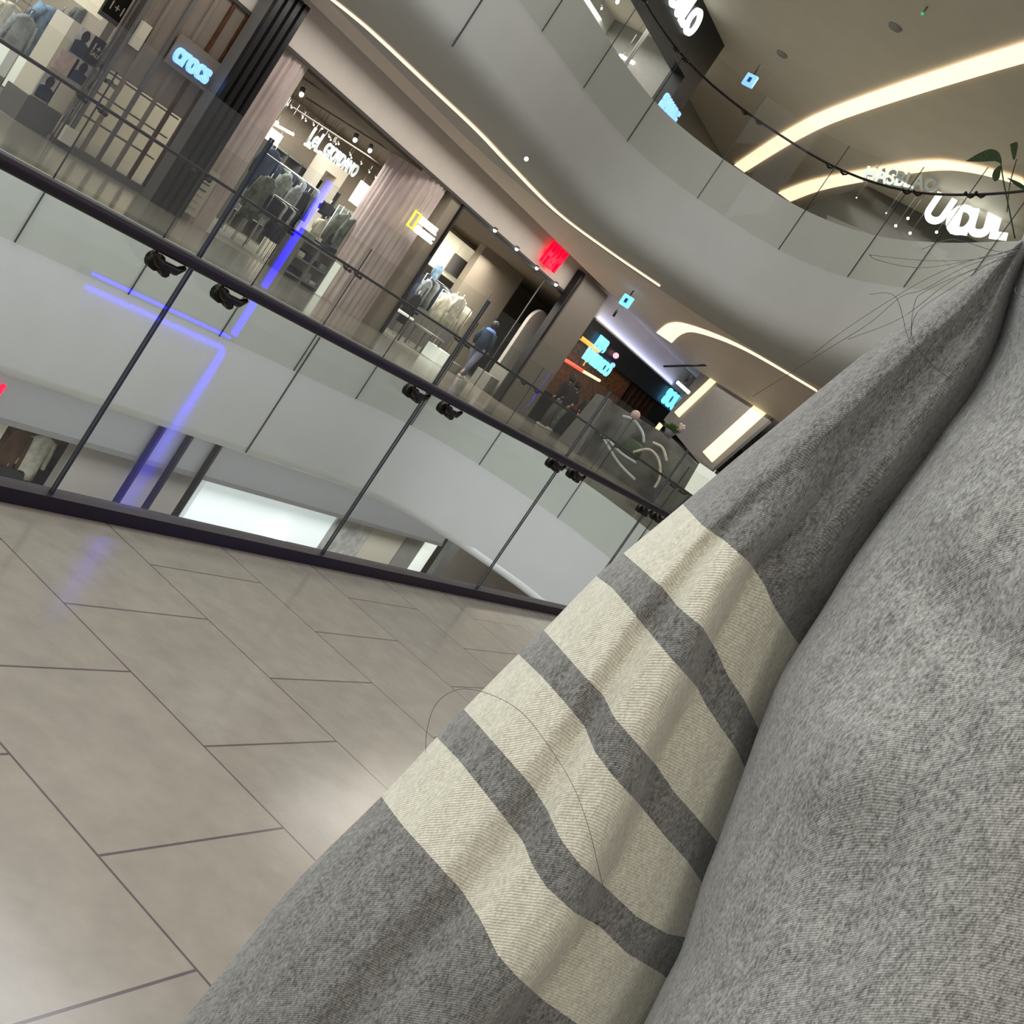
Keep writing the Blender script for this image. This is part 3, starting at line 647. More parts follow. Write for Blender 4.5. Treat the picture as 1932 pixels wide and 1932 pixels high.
# ---- fluted columns
def fluted(cx, cy, r, z0, z1, label):
    bm = bmesh.new(); n = 168; R_ = []
    rnd = [random.uniform(.0, 1) for _ in range(28)]
    for z in (z0, z1):
        ring = []
        for k in range(n):
            a = 2 * PI * k / n; rr = r * (1 - .085 * (.5 + .5 * math.cos(a * 28)) * (.4 + .6 * rnd[int(k / 6) % 28]))
            ring.append(bm.verts.new((cx + rr * math.cos(a), cy + rr * math.sin(a), z)))
        R_.append(ring)
    for k in range(n): bm.faces.new((R_[0][k], R_[0][(k + 1) % n], R_[1][(k + 1) % n], R_[1][k]))
    bm.faces.new(R_[0][::-1]); bm.faces.new(R_[1])
    o = fin('fluted_column', bm, m_curt); setp(o, label, 'column'); return o
xa = (ony(510, 85, 15.2).x + ony(585, 130, 15.2).x) / 2; fluted(xa + .05, 15.62, .60, 0, 3.3, 'pale pink fluted column left of the open clothing shop')
xb = (ony(790, 310, 15.2).x + ony(850, 360, 15.2).x) / 2; fluted(xb + .05, 15.66, .68, 0, 3.3, 'pale pink fluted column behind the yellow framed sign')
r, p, q = posterbox('notice_board', (341, 395), (417, 332), 14.95, m_cream, 'cream notice board with dark rows at the foot of the left fluted column')
for k in range(6):
    z = p.z + (q.z - p.z) * (.12 + .14 * k); box('printed_row', p.x + .08, q.x - .1, 14.945, 14.95, z, z + .03, m_pinkp if k < 3 else m_panelg, r)

# ---- open clothing shop
sg = empty('shop_sign', ony(575, 262, 18.5), 'pale raised letters hanging at the back of the open clothing shop', 'sign')
p = ony(578, 266, 18.5); text('lettering', 'Lel', (p.x, 18.5, p.z - .02), .54, m_gsign, sg, .02, bold=.01, sx=.62)
p = ony(612, 292, 18.5); text('lettering', 'GIORDANO', (p.x - .1, 18.5, p.z), .40, m_gsign, sg, .02, bold=.012, sx=.62); hang_wires(sg, (p.x, p.x + 1.2), 18.5, p.z, 3.26)
wf = empty('display_portal', ony(635, 372, 19), 'cream portal frame against the back wall of the open clothing shop', 'display frame')
a = ony(586, 345, 19); b = ony(660, 325, 19)
box('portal_head', a.x, b.x, 19, 19.3, b.z - .30, b.z, m_cream, wf); box('portal_leg', a.x, a.x + .22, 19, 19.3, 0, b.z - .30, m_cream, wf); box('portal_leg', b.x - .28, b.x, 19, 19.3, 0, b.z - .3, m_cream, wf)
posterbox('display_board', (660, 380), (731, 378), 18.0, m_litc, 'large cream panel beside the right fluted column')  # plain cream board, its brightness is glow in the material
posterbox('display_board', (499, 260), (535, 257), 18.0, m_litc, 'small cream panel beside the left fluted column')
for a, b, lb in (((505, 222), (524, 232), 'short cream light bar at the left of the open shop'), ((511, 231), (553, 254), 'long cream light bar above the grey shirts'), ((575, 272), (585, 279), 'tiny cream light bar below the shop letters'), ((594, 283), (614, 297), 'small cream light bar under the shop letters')):
    P = ony(*a, 18.3); Q = ony(*b, 18.3); lt = setp(tube('light_bar', [P, Q], .035, m_litc), lb, 'light'); hang_wires(lt, (P.x + .03, Q.x - .03), P.y, P.z, 3.26)
for k, (a, b, Y) in enumerate((((570, 146), (629, 187), 16.0), ((578, 185), (754, 296), 16.2), ((553, 203), (762, 338), 17.0), ((575, 165), (612, 150), 16.2))):
    if k < 3:
        P = ony(*a, Y); Q = ony(*b, Y); setp(tube('lighting_track', [P, Q], .018, m_brown), ['short upper lighting track in the open clothing shop', 'middle lighting track with the big spotlights', 'rear lighting track in the open clothing shop'][k], 'lighting track')
def spot(px, py, Y, r, label, group=None):
    c = ony(px, py, Y); root = empty('spotlight', c, label, 'spotlight', group)
    sphere('bulb', c, r, m_lamp, root, (1, .6, 1)); tube('housing', [(c.x, c.y + .02, c.z + r * .5), (c.x, c.y + .05, c.z + r * 2.2)], r * .9, m_panelg, root, 10); tube('cable', [(c.x, c.y + .05, c.z + r * 2.2), (c.x, c.y + .05, 3.26 if c.z < 4 else 9.92)], .004, m_panelg, root, 5)
for i, (px, py) in enumerate(((569, 178), (670, 264), (698, 284))): spot(px, py, 16.6, .055, ['bright spotlight beside the left fluted column', 'upper of the two bright spotlights over the shop letters', 'lower of the two bright spotlights over the shop letters'][i])
for px, py in ((543, 198), (550, 203), (571, 222), (577, 228), (592, 236), (608, 243), (621, 258), (624, 264), (634, 272), (639, 272), (661, 292), (663, 298), (682, 309), (697, 325), (709, 335), (722, 345)):
    spot(px, py, 18.0, .018, 'small spotlight on the dark ceiling of the open clothing shop', 'small spotlights in the open clothing shop')
for px, py, w, h, m, Y, lb in ((520, 282, .5, .9, m_denimd, 16.6, 'navy coat beside the left fluted column'), (512, 335, .45, .8, m_sage, 16.3, 'grey green coat low beside the left fluted column'),
        (500, 348, .45, .75, m_sage, 16.2, 'grey green shirt at the foot of the left fluted column'), (545, 330, .40, .9, m_sage, 16.9, 'grey green long shirt right of the navy coat'), (535, 350, .3, .8, m_grey, 16.8, 'grey shirt half hidden on the shop rail'),
        (566, 352, .30, 1.0, m_grey, 16.5, 'long light grey dress hanging in the middle of the shop'), (582, 362, .3, .85, m_blk, 16.7, 'black top right of the long grey dress'),
        (545, 400, .28, .35, m_ivory, 15.9, 'ivory top low in the middle of the shop'), (523, 415, .3, .4, m_blk, 15.9, 'black top low beside the ivory top'), (538, 425, .3, .4, m_denimd, 15.8, 'navy folded top below the ivory top'),
        (623, 385, .42, .3, m_blk, 17.2, 'dark brown top on the back shelf'), (612, 415, .35, .4, m_cream, 16.9, 'tan top in the middle of the back shelf'), (655, 405, .5, 1.0, m_sage, 16.0, 'dark green coat hanging left of the cream panel'),
        (672, 415, .45, .95, m_sage, 15.9, 'grey green coat on the right end of the rail'), (690, 440, .25, .7, m_blk, 15.8, 'narrow black dress beside the right fluted column'), (640, 440, .3, .8, m_blk, 16.1, 'black coat left of the dark green coat')):
    garment('hanging_coat', ony(px, py, Y), w, h, m, lb)
rail(ony(500, 292, 16.9), ony(596, 352, 16.9)); setp(D.objects['clothes_rail.001'], 'steel clothes rail at the left of the open shop', 'clothes rail')
rail(ony(640, 388, 16.5), ony(690, 421, 16.5)); setp(D.objects['clothes_rail.002'], 'steel clothes rail in front of the cream panel', 'clothes rail')
p = ony(541, 498, 15.3); q = ony(600, 535, 15.3)
sh = empty('folded_clothes_shelf', ((p.x + q.x) / 2, 15.9, 0), 'grey shelf unit with folded clothes low in the open shop', 'shelf')
for z in (.08, .42, .76): box('shelf_board', p.x, q.x, 15.25, 15.7, z, z + .03, m_stone, sh)
for x in (p.x, (p.x + q.x) / 2, q.x): box('side_panel', x - .02, x + .02, 15.25, 15.7, 0, .8, m_stone, sh)
for k in range(12):
    x = p.x + .12 + (q.x - p.x - .3) * (k % 4) / 3.2; z = (.11, .45, .79)[k // 4]
    o = box('folded_shirt', x, x + .2, 15.3, 15.6, z, z + .07 + .05 * (k % 3), [m_denimd, m_ivory, m_grey, m_blk][(k * 3 + k // 4) % 4], None, .015); setp(o, 'folded top on the grey shelf unit in the open shop', 'folded clothes', 'folded tops on the shelf unit')
setp(box('display_plinth', q.x + .06, q.x + .32, 15.3, 15.6, 0, .75, m_lit), 'pale lit plinth right of the folded clothes', 'plinth')
c = ony(698, 412, 17.3); pt = empty('potted_plant', (c.x, c.y, 0), 'dark leafy plant before the cream panel', 'plant')
tube('stand', [(c.x, c.y, 0), (c.x, c.y, c.z - .12)], .12, m_panelg, pt); 
def leaves(name, c, n, L, parent, m=m_green, seed=1):
    rr = random.Random(seed); bm = bmesh.new()
    for k in range(n):
        a = rr.uniform(0, 2 * PI); e = rr.uniform(.1, 1.3); l = L * rr.uniform(.6, 1); d = Vector((math.cos(a) * math.cos(e), math.sin(a) * math.cos(e), math.sin(e))); s = d.cross(Vector((0, 0, 1))).normalized() * l * .2
        v = [bm.verts.new(Vector(c) + p) for p in (Vector(), d * l * .5 + s, d * l - Vector((0, 0, l * .2)), d * l * .5 - s)]; bm.faces.new(v)
    o = fin(name, bm, m, parent); md = o.modifiers.new('solid', 'SOLIDIFY'); md.thickness = .004; return o
leaves('foliage', (c.x, c.y, c.z - .12), 40, .3, pt)

def pack(a, b, n, mats_, label, group, hz=.75):
    protos = []
    for m in mats_:
        bm = bmesh.new(); R2 = []
        for z, ww in ((0, .25), (-.05, .8), (-.12, 1.0), (-.6, .9), (-1.0, 1.05)):
            R2.append([bm.verts.new((.03 * math.cos(2 * PI * k / 10) * (1 + .3 * math.sin(3 * k)), .22 * ww * math.sin(2 * PI * k / 10), z * hz)) for k in range(10)])
        for i in range(4):
            for k in range(10): bm.faces.new((R2[i][k], R2[i][(k + 1) % 10], R2[i + 1][(k + 1) % 10], R2[i + 1][k]))
        bm.faces.new(R2[0][::-1]); bm.faces.new(R2[-1]); protos.append(fin('hanging_shirt', bm, m, None, True))
    for k in range(n):
        pr = protos[k % len(protos)]; o = pr if k < len(protos) else pr.copy()
        if k >= len(protos): COL.objects.link(o)
        o.location = a.lerp(b, (k + .5) / n); setp(o, label, 'shirt', group)
pack(ony(505, 297, 17.6), ony(600, 357, 17.6), 14, [m_sage, m_grey, m_denimd, m_blk], 'narrow shirt packed on the rear rail at the left of the open shop', 'shirts on the rear left rail')
pack(ony(520, 372, 16.1), ony(560, 398, 16.1), 8, [m_blk, m_denimd, m_ivory], 'short top packed on the low front rail of the open shop', 'tops on the low front rail', .4)
pack(ony(650, 395, 16.9), ony(694, 425, 16.9), 10, [m_sage, m_blk, m_grey], 'narrow dark garment on the rail before the cream panel', 'garments on the right rail')
pack(ony(806, 520, 17.0), ony(848, 546, 17.0), 9, [m_denimd, m_blk, m_sage, m_grey], 'narrow dark garment on the left rail of the outdoor shop', 'garments on the outdoor shop rail')
pack(ony(842, 553, 16.5), ony(886, 581, 16.5), 7, [m_ivory, m_ivory, m_cream], 'narrow pale garment behind the white coats', 'pale garments behind the white coats', .7)
for aa, bb, Y, lb in (((505, 297), (600, 357), 17.6, 'rear clothes rail of the open shop'), ((520, 372), (560, 398), 16.1, 'low front clothes rail of the open shop'), ((650, 395), (694, 425), 16.9, 'rear clothes rail before the cream panel'), ((806, 520), (848, 546), 17.0, 'left clothes rail of the outdoor shop')):
    r_ = rail(ony(*aa, Y) + Vector((-.05, 0, .03)), ony(*bb, Y) + Vector((.05, 0, .03))); setp(r_, lb, 'clothes rail')
P0 = ony(505, 262, 20.0); P1 = ony(640, 345, 20.0); ws = empty('clothes_shelving', (P0.x, 20.0, 0), 'brown wall shelving along the back of the open clothing shop', 'shelf')
box('back_board', P0.x, P1.x, 20.1, 20.18, 0, 2.15, m_brown, ws)
for z in (.4, .95, 1.5, 2.1): box('shelf_board', P0.x, P1.x, 19.75, 20.1, z, z + .03, m_stone, ws)
for k in range(6): x = P0.x + (P1.x - P0.x) * k / 5; box('upright', x - .02, x + .02, 19.75, 20.1, 0, 2.13, m_panelg, ws)
for k in range(28):
    x = P0.x + .15 + (P1.x - P0.x - .5) * (k % 10) / 9.3; z = (.43, .98, 1.53)[k % 3]
    setp(box('folded_shirt', x, x + .26, 19.78, 20.05, z + .0, z + .12 + .06 * (k % 4), [m_grey, m_sage, m_denimd, m_ivory, m_blk][(k * 7) % 5], None, .02), 'folded shirt pile on the back wall shelving', 'folded clothes', 'folded piles on the back wall shelving')
# ---- outdoor clothing shop
x0 = ony(800, 500, 15).x
st(box('wall_shop_side', xb + .70, xb + 1.25, 15.05, 15.3, 0, 3.3, m_beige))
sg = empty('shop_sign', ony(772, 420, 14.8), 'lit white double line letters beside a small yellow rectangle outline', 'sign')
p = ony(767, 425, 14.8); q = ony(781, 406, 14.8)
bm = bmesh.new(); w = .03; X0, X1, Z0, Z1 = p.x, p.x + .24, p.z, p.z + .36
b_box(bm, X0, X1, 14.78, 14.82, Z0, Z0 + w); b_box(bm, X0, X1, 14.78, 14.82, Z1 - w, Z1); b_box(bm, X0, X0 + w, 14.78, 14.82, Z0, Z1); b_box(bm, X1 - w, X1, 14.78, 14.82, Z0, Z1); fin('yellow_outline', bm, m_yel, sg)
text('lettering', 'NATIONAL', (X1 + .06, 14.8, Z0 + .2), .2, m_wsign, sg, .015, bold=.008, sx=.72); text('lettering', 'GEOGRAPHIC', (X1 + .06, 14.8, Z0), .2, m_wsign, sg, .015, bold=.008, sx=.62); hang_wires(sg, (X0 + .02, X1 - .02), 14.8, Z1, 3.3)
fr = empty('glass_shop_front', (x0 + 2, 15, 0), 'thin dark framed glass shop front right of the fluted column', 'shop front')
a = ony(868, 372, 15); b = ony(780, 535, 15)
box('post', b.x - .03, b.x + .03, 14.98, 15.05, 0, 3.28, m_black, fr)
for px in ((965, 620), (922, 560)):
    x = ony(*px, 15).x; box('post', x - .015, x + .015, 14.98, 15.0, 0, 3.28 if px[0] > 950 else 2.2, m_panelg, fr)
box('top_rail', b.x, 27.7, 14.98, 15.05, 3.2, 3.28, m_black, fr)
posterbox('counter_wall', (803, 494), (935, 506), 18.6, m_litc, 'cream back wall block behind the black poster', th=.4)
posterbox('wall_screen', (841, 511), (885, 497), 18.5, m_panelg, 'dark screen on the cream wall left of the black poster')
r, p, q = posterbox('black_poster', (870, 532), (919, 513), 18.4, m_blackp, 'upright black poster with white figures on the cream wall')
text('lettering', '49', (p.x + .10, 18.395, (p.z + q.z) / 2 + .08), .42, m_wsign, r, .004, bold=.01, sx=.8); text('lettering', 'up', (p.x + .2, 18.395, p.z + .2), .24, m_cream, r, .004)
st(box('wall_shop_beige', ony(925, 600, 18.2).x, 27.8, 18.0, 18.2, 0, 3.25, m_beige))
st(box('wall_shop_counter', ony(800, 500, 17.6).x, ony(905, 560, 17.6).x, 17.5, 17.7, 0, 1.25, m_panelg))
c = ony(1012, 612, 16.6); bm = bmesh.new(); r_ = .52  # spotlight pool on the wall, built as a pale arched slab
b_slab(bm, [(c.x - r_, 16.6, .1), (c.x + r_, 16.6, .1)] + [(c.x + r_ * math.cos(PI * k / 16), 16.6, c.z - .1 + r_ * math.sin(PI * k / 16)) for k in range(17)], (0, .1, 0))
setp(fin('arched_light_pool', bm, mat('light_pool_arch', (.62, .56, .52), .7)), 'round topped light pool built as a pale panel on the beige wall before the brown pilaster', 'panel')
for px, py, w, h, m, Y, lb in ((862, 556, .55, .75, m_ivory, 15.9, 'white coat hanging in front of the dark counter'), (874, 562, .45, .7, m_ivory, 15.8, 'ivory coat at the right of the white coat'), (846, 560, .4, .65, m_ivory, 16.0, 'cream coat at the left of the white coat'),
        (812, 528, .35, .9, m_grey, 16.0, 'light blue grey shirt beside the dark screen wall'), (800, 535, .45, .9, m_denimd, 16.3, 'navy coat at the left of the outdoor shop'), (790, 555, .4, .8, m_blk, 16.1, 'black coat low at the left of the outdoor shop'), (833, 500, .3, .5, m_denim, 16.8, 'blue top under the dark screen')):
    garment('hanging_coat', ony(px, py, Y), w, h, m, lb)
setp(rail(ony(835, 548, 16.2), ony(892, 582, 16.2)), 'dark clothes rail holding the white coats', 'clothes rail')
def low_table(a, b, Y, m, label, h=None, d=.6):
    p = ony(*a, Y); q = ony(*b, Y); x0, x1 = min(p.x, q.x), max(p.x, q.x); zt = h or max(p.z, q.z)
    t = empty('display_table', ((x0 + x1) / 2, Y + d / 2, 0), label, 'table'); box('table_top', x0, x1, Y, Y + d, zt - .05, zt, m, t, .006)
    for x in (x0 + .04, x1 - .04):
        for y in (Y + .04, Y + d - .04): box('leg', x - .02, x + .02, y - .02, y + .02, 0, zt - .05, m_panelg, t)
    return t
low_table((738, 600), (786, 596), 15.4, m_lit, 'pale glass topped display table right of the fluted column', .62)
low_table((800, 655), (842, 640), 15.4, m_stone, 'grey display table in the middle of the outdoor shop', .55)
def cube_box(px, py, Y, w, h, m, label):
    c = onz(px, py, 0) if Y is None else Vector((ony(px, py, Y).x, Y, 0)); setp(box('display_block', c.x - w / 2, c.x + w / 2, c.y, c.y + w, 0, h, m, None, .01), label, 'display block')
for px, py, w, h, m, lb in ((842, 668, .5, .35, m_lit, 'pale low block behind the walking person'), (862, 690, .5, .25, m_stone, 'grey low block by the feet of the walking person'), (925, 730, .5, .45, m_stone, 'grey block right of the walking person'),
        (955, 745, .45, .4, m_litc, 'cream low block before the arched light pool'), (978, 690, .5, .8, m_stone, 'tall grey block beside the brown pilaster')):
    cube_box(px, py, 15.25, w, h, m, lb)
# header lamps under the bulkhead
for i, (px, py) in enumerate(((934, 435), (975, 470), (1013, 506), (1049, 537))):
    c = ony(px, py, 14.93); root = empty('downlight', c, 'small round lamp under the bulkhead edge, ' + ['nearest the yellow outline sign', 'second from the yellow outline sign', 'just left of the red letters', 'nearest the brown pilaster'][i], 'lamp', 'round lamps under the bulkhead')
    sphere('bulb', (c.x, c.y, c.z), .045, m_lamp, root); tube('rim', [(c.x, c.y, c.z + .02), (c.x, c.y, c.z + .07)], .05, m_panelg, root)
p = ony(1019, 492, 14.86); sg = empty('shop_sign', (p.x, 14.9, p.z), 'glowing red slanted letters on the dark bulkhead', 'sign')
text('lettering', 'H&M', (p.x + .02, 14.88, p.z + .02), .82, m_red, sg, .04, bold=.02, sx=.52, shear=.25)
# red wash lamp
# ---- pilaster
x0 = ony(962, 728, 14.85).x - .05; x1 = ony(1003, 762, 14.85).x
st(box('wall_pilaster', x0, x1, 14.75, 14.98, 0, 3.98, m_pil)); st(box('trim_5', x0 - .14, x0, 14.8, 14.98, 0, 3.98, m_black)); st(box('trim_6', x1, x1 + .06, 14.8, 14.98, 0, 3.98, m_cream))

# ---- dark shop past the pilaster
st(box('wall_far_dark', x1 + .06, 45, 15.35, 15.6, 0, 3.3, m_blackp)); st(box('wall_far_end', x1 + .06, 62, 15.02, 15.3, 3.3, 4.28, m_ceil)); XB = x1
bz = lambda a, b, Y, m, nm, lb, cat, th=.08: setp(pslab(nm, [a[0], a[1], b[1], b[0]], Y, th, m), lb, cat)
def strip(name, a, b, wpx, Y, m, label, cat='light', th=.06):
    A = ony(*a, Y); B = ony(*b, Y); return setp(tube(name, [A, B], wpx * A.length / FPX / 2, m), label, cat)
q0 = ony(1097, 628, 15.3); q1 = ony(1170, 740, 15.3)
setp(box('brick_panel', XB + .1, ony(1175, 745, 15.25).x, 15.25, 15.33, .9, 2.62, m_brick), 'rust coloured brick wall panel of the dark shop', 'wall panel')
st(box('trim_7', XB + .06, 38.5, 14.98, 15.35, 2.62, 3.3, m_black))
p = ony(1119, 655, 14.9); sg = empty('shop_sign', p, 'bright cyan stacked letters on the black shop fascia', 'sign')
text('lettering', 'BEB', (p.x + .0, 14.9, p.z + .05), .5, m_cyan, sg, .03, bold=.025, sx=.9); text('lettering', 'MARINCO', (p.x - .2, 14.9, p.z - .42), .5, m_cyan, sg, .03, bold=.02, sx=.9)
p = ony(1251, 752, 14.9); sg = empty('shop_sign', p, 'small cyan letters on the fascia beside the tall light bar', 'sign')
text('lettering', 'SOUL', (p.x, 14.9, p.z - .1), .75, m_cyan, sg, .03, bold=.03)
m_or = mat('orange_light', (1, .5, .1), .5, emit=(1, .42, .07), es=.9); m_rw = mat('red_light', (1, .2, .1), .5, emit=(1, .10, .06), es=1.2); m_pkl = mat('pink_light', (1, .6, .7), .5, emit=(1, .5, .6), es=1.0)
strip('light_bar', (1096, 637), (1129, 662), 9, 15.0, m_or, 'thick orange light bar on the dark shop front')
strip('light_bar', (1119, 660), (1100, 690), 2.5, 15.1, m_or, 'thin upright orange light line on the brick panel')
strip('light_bar', (1068, 680), (1098, 699), 7, 15.0, m_rw, 'red light bar above the two people in black')
strip('light_bar', (1099, 700), (1131, 718), 6, 15.0, m_led2, 'cream light bar right of the red one')
setp(sphere('round_lamp', ony(1162, 671, 14.9), .09, m_pkl), 'small pink lamp under the cyan letters', 'lamp'); setp(sphere('round_lamp', ony(1156, 689, 14.9), .08, m_sky), 'small pale blue lamp below the pink lamp', 'lamp')
for k in range(5):
    x = ony(1188 + 9 * k, 745 + 6 * k, 15.2).x; setp(box('wooden_slat', x, x + .14, 15.18, 15.34, 0, 2.6, m_wood), ['leftmost', 'second from the left', 'middle', 'fourth from the left', 'rightmost'][k] + ' upright wooden slat of the dark shop front', 'slat', 'wooden slats of the dark shop front')
# inclined grey soffit with two light bars
XE = 34.0
bm = bmesh.new(); b_slab(bm, [onx(x, y, XE) for x, y in ((1350, 668), (1252, 792), (1335, 893), (1560, 700), (1480, 640))], (.3, 0, 0)); st(fin('wall_inclined', bm, m_stone))
def xbar(a, b, w0, label):
    A = onx(*a, XE - .1); B = onx(*b, XE - .1); d = (B - A).normalized(); s = Vector((0, d.z, -d.y)) * w0 / 2; bm = bmesh.new(); b_slab(bm, [A - s, B - s, B + s, A + s], (.08, 0, 0)); setp(fin('strip_light', bm, m_led2), label, 'light')
xbar((1358, 704), (1276, 782), .20, 'narrow upright light bar right of the small cyan letters'); xbar((1441, 765), (1334, 862), .42, 'wide upright yellow light bar beside the grey sleeve')
for a, b, lb in (((1247, 799), (1237, 812), 'short lower piece of the broken light bar'), ((1234, 815), (1226, 823), 'second short piece of the broken light bar'), ((1222, 829), (1207, 845), 'lowest piece of the broken light bar seen through glass')):
    xbar(a, b, .13, lb)
xbar((1252, 918), (1243, 936), .24, 'yellow lit sign low beside the sleeve')
setp(sphere('exit_lamp', onx(1268, 948, 33), .06, mat('green_lamp', (0, 1, .4), .5, emit=(.05, 1, .4), es=1.5)), 'small green lamp low beside the sleeve', 'lamp')
# hanging arms with their lamps
P = [onx(1252, 691, 31), onx(1342, 689, 31), onx(1346, 696, 31)]; setp(tube('ceiling_rod', P, .03, m_black), 'thin dark rod under the ceiling above the narrow light bar', 'rod')
setp(tube('ceiling_rod', [onx(1306, 705, 31), onx(1290, 724, 31)], .04, m_black), 'short dark rod under the ceiling above the small cyan letters', 'rod')
setp(tube('light_bar', [onx(1278, 721, 31), onx(1300, 741, 31)], .05, m_lamp), 'short white light bar beside the short dark rod', 'light')
def hsign(px, py, d, w, m, label, rod):
    c = ond(px, py, d); root = empty('hanging_sign', c, label, 'sign')
    b_ = box('lit_face', c.x - .04, c.x + .04, c.y - w / 2, c.y + w / 2, c.z - w / 2, c.z + w / 2, m, root, .02)
    box('symbol', c.x - .05, c.x - .04, c.y - w * .14, c.y + w * .14, c.z - w * .2, c.z + w * .2, mat('deep_blue', (.02, .2, .5), .5), root)
    tube('rod', [(c.x, c.y, c.z + w / 2), (c.x, c.y, c.z + w / 2 + rod)], .015, m_black, root)
hsign(1182, 568, 27, .27, m_cyan, 'small square lit blue sign hanging beside the brown pilaster', .3)
hsign(1415, 152, 25, .27, m_sky, 'small square lit blue sign hanging from the upper ceiling', .25)
st(tube('trim_8', [ony(1168, 580, 14), ony(1157, 597, 14)], .035, m_black))

# ---- stone counter, chandelier like white arcs, plant at the far end
XJ = 29.5
def jq(name, px, m, label, cat, X=XJ, th=.25): bm = bmesh.new(); b_slab(bm, [onx(x, y, X) for x, y in px], (th, 0, 0)); return setp(fin(name, bm, m), label, cat)
jq('stone_counter', ((1140, 750), (1100, 860), (1250, 985), (1335, 895), (1265, 825)), m_marble, 'dark veined stone counter at the end of the walkway', 'counter', 31)
jq('service_desk', ((1126, 742), (1150, 752), (1090, 855), (1046, 838)), m_panelg, 'dark upright desk left of the stone counter', 'desk', 29)
for k, (pts, lb) in enumerate((([(1175, 785), (1195, 792), (1212, 815), (1215, 835)], 'pale curved arc over the dark drum on the stone counter'), ([(1133, 816), (1150, 832), (1172, 855), (1200, 873)], 'long pale blue ribbon across the stone counter'), ([(1133, 816), (1165, 870), (1198, 905)], 'lower pale ribbon on the stone counter'),
        ([(1195, 853), (1225, 848), (1243, 868), (1245, 900), (1235, 920)], 'wide cream arc right of the dark drum'), ([(1232, 835), (1250, 845), (1258, 870)], 'small pale arc at the right of the stone counter'))):
    setp(tube('ribbon_ornament', smooth_path([onx(x, y, 29.4) for x, y in pts], 5), .035, m_gsign if k < 3 else m_ivory), lb, 'ornament')
c = onx(1190, 850, 29.8); bm = bmesh.new(); b_lathe(bm, (c.x, c.y, c.z - .25), [(.2, 0), (.28, .05), (.30, .3), (.26, .5), (.1, .55)], 20); setp(fin('drum_ornament', bm, m_green, None, True), 'dark green drum shaped ornament on the stone counter', 'ornament')
c = onx(1272, 803, 29.6); pt = empty('potted_plant', (c.x, c.y, c.z - .35), 'green plant with pink blooms at the end of the walkway', 'plant')
leaves('foliage', (c.x, c.y, c.z - .15), 70, .33, pt, mat('bright_leaf', (.09, .17, .05), .5), 3)
for k in range(5): sphere('bloom', (c.x - .05, c.y - .16 - .03 * k, c.z + .12 - .05 * (k % 3)), .045, m_pinkp, pt)
bm = bmesh.new(); b_lathe(bm, (c.x, c.y, c.z - .35), [(.10, 0), (.16, .2)], 16); fin('pot', bm, m_panelg, pt, True)
jq('pale_column', ((1320, 873), (1290, 925), (1312, 945), (1352, 895)), m_lit, 'short pale column beside the grey sleeve', 'column', 28.5)
fb = setp(sphere('flower_ball', onx(1199, 783, 29.2), .13, m_pinkp), 'dusty pink flower ball above the stone counter', 'ornament'); c = onx(1199, 783, 29.2); tube('stem', [c, (c.x, c.y, 0)], .02, m_green, fb, 6)

